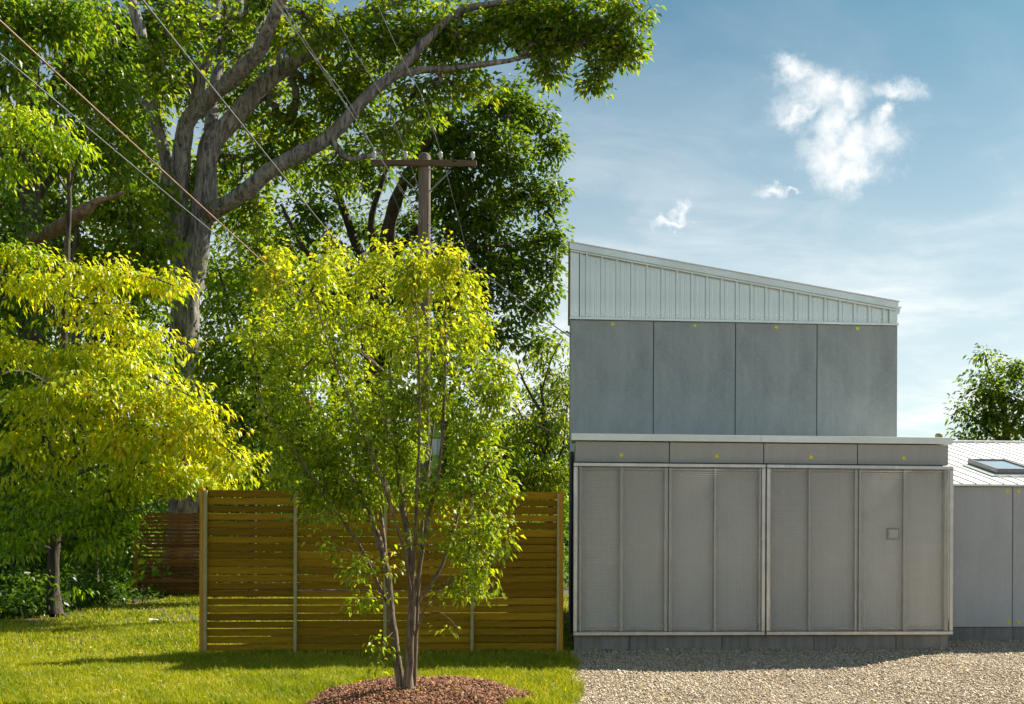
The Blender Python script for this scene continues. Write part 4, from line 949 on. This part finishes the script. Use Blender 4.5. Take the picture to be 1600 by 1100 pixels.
    ct = np.interp(pyx, [385, 470, 560, 680, 780, 900], [.16, .12, 0, -.06, -.12, -.02]) + np.interp(pxx, [400, 560, 700, 800], [.02, -.02, .03, .02]) + T.r.normal(0, 0.08, len(C))
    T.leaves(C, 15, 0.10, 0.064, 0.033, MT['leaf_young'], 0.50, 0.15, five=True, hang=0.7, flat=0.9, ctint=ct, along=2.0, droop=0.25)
young_tree()

def plain_tree(name, label, px, Z, trunk, limbs, blobs, seed, n, per, R, ln, wd, lm, tint, bark='bark_dark', r0=0.25, r1=0.06, grp='tall trees behind the fence', hang=0.4, flat=0.75, shell=0.45, five=False, tvar=0.2, twig=0.008, minr=0.0):
    b = at(px, YH, Z); b[2] = 0
    T = Tree(name, label, b, seed, group=grp)
    T.limb([b] + pth(trunk, Z), r0, r1, 12)
    for pts, ra in limbs: T.limb(pth(pts, Z), ra, ra*0.3, 7)
    C = sample(blobs, n, T.r, shell, 0.65)
    T.grow(C, twig, 0.6, 0.15, r0*0.4); T.finish_wood(MT[bark], MT[bark], (0,), minr=minr)
    T.leaves(C, per, R, ln, wd, MT[lm], tint, tvar, hang=hang, flat=flat, five=five)
    return T
# dark oak behind the pole
plain_tree('oak_tree', 'broad dark green oak filling the sky behind the utility pole', 590, 40.0, [(590, 700), (588, 560), (592, 470), (600, 400)],
    [([(600, 410), (615, 330, -1), (650, 250, -1.5), (700, 190, -2)], .32), ([(592, 460), (560, 390, 1), (530, 310, 1.5), (505, 240, 2)], .28), ([(596, 440), (580, 350), (600, 270), (605, 240)], .2), ([(605, 400), (680, 340, 1), (740, 290, 1), (800, 250, 1)], .26), ([(600, 420), (680, 400, -1), (750, 385, -2), (800, 385, -2.5)], .22), ([(590, 500), (520, 440, -1), (470, 380, -1.6), (440, 320, -2)], .2), ([(595, 470), (670, 470, 1), (730, 470, 1.5), (780, 475, 2)], .18), ([(640, 290), (720, 220, -2), (800, 180, -2)], .14)],
    [(820, 180, 40, 40, 34), (780, 160, 39, 50, 30), (850, 230, 40, 28, 40), (845, 300, 40, 36, 40), (860, 370, 39.5, 26, 40), (860, 430, 39, 22, 34), (830, 480, 39, 34, 34), (800, 300, 40, 50, 50), (800, 400, 39, 50, 50), (760, 240, 38, 60, 50), (740, 340, 38.5, 60, 60), (750, 440, 38, 60, 50), (700, 200, 38.5, 60, 40), (690, 290, 38, 50, 50, .8),
     (640, 220, 39.5, 60, 40, .8), (560, 260, 41, 60, 40, .7), (500, 290, 41, 50, 50, .6), (470, 350, 40, 50, 50, .6), (640, 350, 41, 50, 50, .6), (560, 360, 42, 60, 50, .45), (520, 420, 41, 60, 40, .5), (430, 400, 40, 40, 40, .6), (690, 400, 39, 50, 40, .8), (780, 520, 38.5, 60, 30), (840, 535, 38.5, 30, 20, .6), (700, 500, 39, 60, 40), (620, 450, 40, 60, 40, .7), (560, 480, 40, 60, 50, .7), (480, 460, 40, 50, 40, .6), (640, 540, 40, 70, 40, .7)],
    141, 1150, 24, 0.5, 0.26, 0.135, 'leaf_dark', 0.66, r0=0.6, r1=0.4, minr=0.006)
# mid green trees inside the wood
plain_tree('maple_tree', 'mid green maple between the big trunk and the young tree', 395, 27.5, [(395, 760), (398, 650), (402, 520), (410, 430)], [([(400, 560), (360, 480), (340, 420)], .08), ([(400, 600), (450, 520), (470, 450)], .08), ([(398, 660), (350, 620), (320, 600)], .06)],
    [(350, 560, 27, 60, 40), (400, 480, 27.5, 60, 50, .8), (360, 450, 28, 40, 50, .6), (420, 570, 27, 60, 50), (380, 640, 26.5, 70, 40), (440, 660, 26.5, 60, 50), (400, 720, 26.5, 80, 40), (340, 720, 27, 50, 40), (470, 560, 27.5, 50, 60, .8), (500, 700, 27, 50, 50), (420, 390, 28.5, 50, 40, .5), (345, 600, 27.5, 50, 40, .8)],
    151, 360, 20, 0.40, 0.19, 0.10, 'leaf_mid', 0.62, r0=0.12, r1=0.05, five=True, hang=0.5, minr=0.006)
plain_tree('maple_tree', 'green understorey maple left of the big trunk with thin forked stems', 128, 28.0, [(128, 800), (125, 650), (118, 560), (116, 450), (120, 330)], [([(124, 640), (140, 560), (158, 480), (165, 420)], .11), ([(118, 500), (170, 400), (210, 340)], .07), ([(118, 470), (80, 400), (60, 340)], .06), ([(126, 660), (200, 560), (240, 500)], .05)],
    [(190, 330, 28, 60, 40), (230, 390, 28, 50, 50), (170, 410, 28.5, 50, 50, .8), (230, 470, 28, 40, 40, .7), (200, 520, 28.5, 50, 40, .6), (100, 380, 28.5, 50, 60, .7), (240, 310, 29, 30, 50, .7), (60, 300, 28.5, 60, 50, .7), (150, 560, 29, 60, 40, .4), (230, 560, 28, 50, 30, .7), (90, 640, 28, 60, 60, .5), (30, 470, 28.5, 40, 60, .6)],
    161, 480, 19, 0.40, 0.20, 0.10, 'leaf_mid', 0.58, bark='bark_mid', r0=0.16, r1=0.06, five=True, hang=0.5, minr=0.006)
plain_tree('maple_tree', 'slim small maple with bare grey stem at the lawn edge', 150, 26.0, [(150, 890), (150, 850), (155, 800), (160, 760)], [([(152, 850), (180, 810), (200, 790)], .03), ([(152, 840), (130, 800), (110, 780)], .03)],
    [(160, 800, 26, 50, 30), (175, 830, 25.6, 34, 26), (120, 830, 25.8, 50, 30), (150, 870, 25, 40, 16, .6), (200, 775, 26, 30, 24), (90, 860, 25.5, 40, 24, .7)],
    171, 210, 20, 0.36, 0.15, 0.08, 'leaf_mid', 0.5, bark='bark_mid', r0=0.085, r1=0.03, five=True, grp='small trees at the lawn edge', minr=0.004)
plain_tree('understorey_tree', 'deep green leafy tree filling the left edge behind the yellow sprays', -18, 23.6, [(-18, 800), (-14, 650), (-20, 500), (-16, 380)], [([(-16, 620), (20, 540), (50, 480)], .06), ([(-16, 560), (-50, 480), (-70, 420)], .06), ([(-16, 700), (30, 660), (70, 640)], .05)],
    [(0, 330, 23.6, 50, 40), (-20, 400, 23.6, 60, 50), (10, 480, 23.4, 50, 50, .8), (0, 580, 23.2, 60, 60), (30, 680, 23.2, 60, 50), (0, 760, 23, 60, 50), (60, 790, 23.4, 60, 40, .8), (10, 850, 22.8, 60, 36), (120, 740, 23.8, 60, 40, .6), (-40, 900, 22.6, 60, 30)],
    175, 420, 20, 0.38, 0.17, 0.085, 'leaf_mid', 0.34, bark='bark_dark', r0=0.13, r1=0.04, five=True, grp='small trees at the lawn edge', hang=0.5, minr=0.004)
# behind, closing the wood
for i, (px, Z, top, lab, sd, lm) in enumerate(((20, 38, 150, 'dark background tree deep in the wood at the picture edge', 181, 'leaf_mid'), (215, 42, 110, 'dark background tree in the gap left of the big trunk', 182, 'leaf_mid'), (400, 44, 130, 'dark background tree in the gap right of the big trunk', 183, 'leaf_mid'), (520, 50, 330, 'dark low background tree behind the young tree', 184, 'leaf_dark'), (690, 50, 430, 'dark low background tree behind the lantern', 185, 'leaf_dark'))):
    h = 800-top
    bl_ = [(px+dx, top+h*fy_, Z+dz, 75, h*0.16, wt) for dx, fy_, dz, wt in ((0, .12, 0, .8), (-50, .3, 1, .9), (50, .3, -1, .9), (0, .45, 0, 1), (-70, .55, -1, 1), (70, .55, 1, 1), (0, .7, 0, 1), (-60, .82, 0, 1), (60, .82, 0, 1), (0, .95, 0, 1))]
    plain_tree('background_tree', lab, px, Z, [(px, 800), (px+4, 650), (px-3, 500), (px, top+60)], [([(px+2, 640), (px+40, 560), (px+60, 480)], .12), ([(px+1, 600), (px-40, 520), (px-60, 440)], .12)], bl_, sd, int(360*h/560), 22, 0.62, 0.29, 0.16, lm, 0.6, r0=0.3, r1=0.08, grp='background trees of the wood', minr=0.012)
# right of the young tree, by the building corner
plain_tree('maple_tree', 'loose bright green tree beside the building corner', 858, 27.0, [(862, 770), (860, 720), (850, 640), (845, 600)], [([(862, 740), (880, 700), (886, 640)], .05), ([(850, 650), (820, 600), (806, 560)], .05), ([(847, 610), (862, 560), (880, 530)], .035), ([(856, 700), (820, 690), (790, 700)], .04)],
    [(850, 740, 26.6, 60, 30, 1.2), (800, 750, 26.4, 50, 26, 1.2), (870, 660, 26.8, 28, 40), (840, 670, 27, 40, 30, .8), (880, 600, 27, 14, 40, .8), (860, 580, 27, 22, 16, .5), (835, 560, 27, 22, 20, .5), (870, 535, 27, 18, 10, .45), (800, 600, 27, 24, 24, .5), (825, 620, 27, 20, 20, .5), (780, 700, 26.6, 40, 40), (885, 560, 27, 8, 16, .4)],
    191, 300, 18, 0.30, 0.15, 0.06, 'leaf_young', 0.36, bark='bark_dark', r0=0.11, r1=0.035, five=True, hang=0.7, shell=0.6, minr=0.003)
plain_tree('background_tree', 'dark rounded tree low behind the fence by the building', 850, 48.0, [(850, 800), (848, 720), (850, 640)], [([(850, 720), (880, 660), (890, 620)], .1), ([(849, 720), (820, 660), (800, 620)], .1)],
    [(860, 620, 48, 40, 34), (880, 690, 48, 40, 50), (820, 680, 48, 50, 44), (850, 760, 48, 80, 40), (770, 730, 48, 60, 60), (890, 600, 48.5, 24, 30)], 201, 320, 24, 0.6, 0.22, 0.12, 'leaf_dark', 0.6, r0=0.25, r1=0.1, grp='background trees of the wood', minr=0.012)
# tree over the wing roof
plain_tree('maple_tree', 'leafy green tree rising over the white roof of the wing', 1575, 46.0, [(1575, 780), (1574, 700), (1570, 640), (1560, 590)], [([(1574, 700), (1530, 660), (1500, 640)], .12), ([(1573, 680), (1600, 630), (1630, 590)], .12), ([(1565, 620), (1545, 580), (1540, 555)], .08), ([(1575, 720), (1530, 690), (1490, 680)], .08)],
    [(1543, 560, 46, 22, 20), (1530, 600, 46, 34, 22), (1560, 620, 45.5, 50, 34), (1590, 580, 46.5, 34, 24), (1510, 640, 46, 26, 24), (1535, 665, 45.5, 40, 24), (1590, 650, 45.5, 50, 40), (1630, 600, 46, 40, 40), (1500, 684, 46, 24, 12, .8), (1580, 690, 46, 80, 24), (1640, 660, 46, 40, 40)],
    211, 330, 18, 0.42, 0.25, 0.13, 'leaf_oak', 0.5, r0=0.3, r1=0.12, grp='trees beyond the wing', minr=0.008)

# ------------------------------------------------------------------ low plants and distant mass of trees
def scatter_leaves(name, label, cat, C, per, R, ln, wd, lm, tint, seed, hang=0.2, flat=0.8):
    r = np.random.default_rng(seed); n = len(C); idx = np.repeat(np.arange(n), per); N_ = len(idx)
    off = unit(r.normal(size=(N_, 3)))*(R*np.cbrt(r.random(N_)))[:, None]; off[:, 2] *= flat
    P = C[idx]+off; A = unit(off)+r.normal(0, .5, (N_, 3)); A[:, 2] -= hang
    Nn = r.normal(0, .6, (N_, 3)); Nn[:, 2] += 1
    k = P[:, 2] > 0.0
    o = add_obj(name, leaf_mesh(name, P[k], A[k], Nn[k], ln*r.uniform(.6, 1.3, k.sum()), wd*r.uniform(.7, 1.2, k.sum()), (tint+r.normal(0, .2, n)[idx]+r.normal(0, .15, N_))[k], MT[lm], True))
    return tag(o, label, cat, kind='stuff')
r_ = np.random.default_rng(77)
n = 1100; px = r_.uniform(-80, 320, n); Zb = np.interp(px, [-80, 60, 150, 230, 320], [18.8, 20.6, 23.6, 26.8, 29.6]) + r_.gamma(1.6, 2.0, n)
C = np.stack(((px-XP)/F*Zb, Zb, r_.uniform(0.03, 0.4, n)*np.where(r_.random(n) < 0.2, 2.4, 1.0)), 1)
C = C[~((px > 195) & (Zb < 29.0) & (C[:, 2] > 0.12)) & ~((px > 200) & (np.abs(Zb-28.6) < 0.35))]
scatter_leaves('undergrowth', 'leafy green groundcover under the trees along the lawn edge', 'undergrowth', C, 22, 0.26, 0.14, 0.08, 'leaf_dark', 0.35, 78)  # dark leaf colour stands in for the deep shade under the crowns
n = 3600; px = r_.uniform(-250, 1000, n); Zb = r_.uniform(62, 78, n)
C = np.stack(((px-XP)/F*Zb, Zb, r_.uniform(0.0, 1.0, n)**0.8*(8.5+2.0*np.sin(px*0.02)+1.2*np.sin(px*0.057))), 1)
scatter_leaves('treeline', 'far green mass of trees closing the view beyond the fence', 'treeline', C, 26, 1.0, 0.42, 0.26, 'leaf_dark', 0.4, 79)
n = 1000; px = r_.uniform(-120, 900, n); Zb = r_.uniform(33, 38, n)
C = np.stack(((px-XP)/F*Zb, Zb, r_.uniform(0.0, 1.0, n)*(2.6+0.8*np.sin(px*0.03))), 1)
scatter_leaves('shrubbery', 'dark shrubs massed behind the fences under the tall trees', 'shrubbery', C, 30, 0.55, 0.2, 0.12, 'leaf_mid', 0.3, 80)

# sapling with large single leaves hanging before the rear fence
def sapling():
    Z = 24.5; b = at(222, YH, Z); b[2] = 0
    E = empty('sapling', tuple(b)); tag(E, 'low sapling with big pale lobed leaves before the brown rear fence', 'sapling')
    st = pth([(222, 945), (224, 920), (215, 895), (235, 885), (262, 888)], Z); st[0][2] = 0.0
    Q = smooth_path(st, 0.1); tube_obj('stem', [tube(Q, np.linspace(0.014, 0.005, len(Q)), 6)], MT['bark_mid'], E, b)
    pts = [(0, -0.10), (0.16, -0.16), (0.42, -0.12), (0.34, 0.10), (0.62, 0.28), (0.34, 0.34), (0.26, 0.62), (0.0, 1.0), (-0.26, 0.62), (-0.34, 0.34), (-0.62, 0.28), (-0.34, 0.10), (-0.42, -0.12), (-0.16, -0.16)]
    me_s = []
    for gi in range(3):
        V = [(x, y, -0.10*abs(x)-0.12*y*y) for x, y in pts] + [(0, 0.3, 0.03)]
        F_ = [(i, (i+1) % len(pts), len(pts)) for i in range(len(pts))]
        me_s.append(np_mesh('leaf', np.array(V), np.array(F_), MT['leaf_gold'], np.full(len(V), (0.05, 0.3, 0.6)[gi])))
    r = random.Random(4)
    for i in range(34):
        px, py = r.choice([(250, 890), (262, 886), (240, 895), (228, 884), (215, 893), (205, 900), (195, 895), (222, 905), (243, 882), (210, 912)])
        p = at(px+r.uniform(-9, 9), py+r.uniform(-9, 9), Z+r.uniform(-.3, .3))
        o = add_obj('leaf', me_s[0 if px > 235 and r.random() < .7 else r.choice((0, 1, 2))], E, tuple(p-b)); sc = r.uniform(0.10, 0.17); o.scale = (sc, sc, sc)
        o.rotation_euler = (r.uniform(-1.1, -0.2), r.uniform(-.5, .5), r.uniform(2.2, 4.0))
sapling()
# small white scrap on the lawn
def scrap():
    p = onground(243, 972); r = random.Random(2); bm = bmesh.new(); g = [[bm.verts.new(((i-2.5)*0.045, (j-1)*0.05, 0.02+r.uniform(0, 0.05))) for j in range(3)] for i in range(6)]
    for i in range(5):
        for j in range(2): bm.faces.new((g[i][j], g[i+1][j], g[i+1][j+1], g[i][j+1]))
    o = bm_obj('paper_scrap', bm, m_plain('white_paper', (0.7, 0.7, 0.68), 0.8), None, tuple(p)); md = o.modifiers.new('t', 'SOLIDIFY'); md.thickness = 0.004
    tag(o, 'small crumpled white scrap lying on the lawn before the rear fence', 'litter')
scrap()

# fallen leaves
def fallen():
    r = np.random.default_rng(91); n = 420
    px = r.uniform(-20, 1600, n); Z = np.sqrt(r.uniform(9.7**2, 15.5**2, n)); X = (px-XP)/F*Z
    rel = np.stack((X-O2[0], Z-O2[1]), 1); u = rel[:, 0]*CP+rel[:, 1]*SP; w = -rel[:, 0]*SP+rel[:, 1]*CP
    k = ~((u > -0.2) & (w > -0.05)) & ~((u > 0) & (r.random(n) < 0.8)); X, Z = X[k], Z[k]; n = len(X)
    h = np.maximum(mound_h(X, Z)[0]+0.035, 0.0) + np.where(u[k] > 0, 0.012, 0.02)
    A = r.normal(0, 1, (n, 3)); A[:, 2] *= 0.15; Nn = r.normal(0, 0.3, (n, 3)); Nn[:, 2] += 1
    o = add_obj('leaf_litter', leaf_mesh('leaf_litter', np.stack((X, Z, h), 1), A, Nn, r.uniform(0.04, 0.075, n), r.uniform(0.02, 0.035, n), r.uniform(0.4, 1.0, n), MT['leaf_gold'], True, 0.05))
    tag(o, 'scattered small yellow leaves fallen on lawn, mulch and gravel', 'leaf litter', kind='stuff')
fallen()
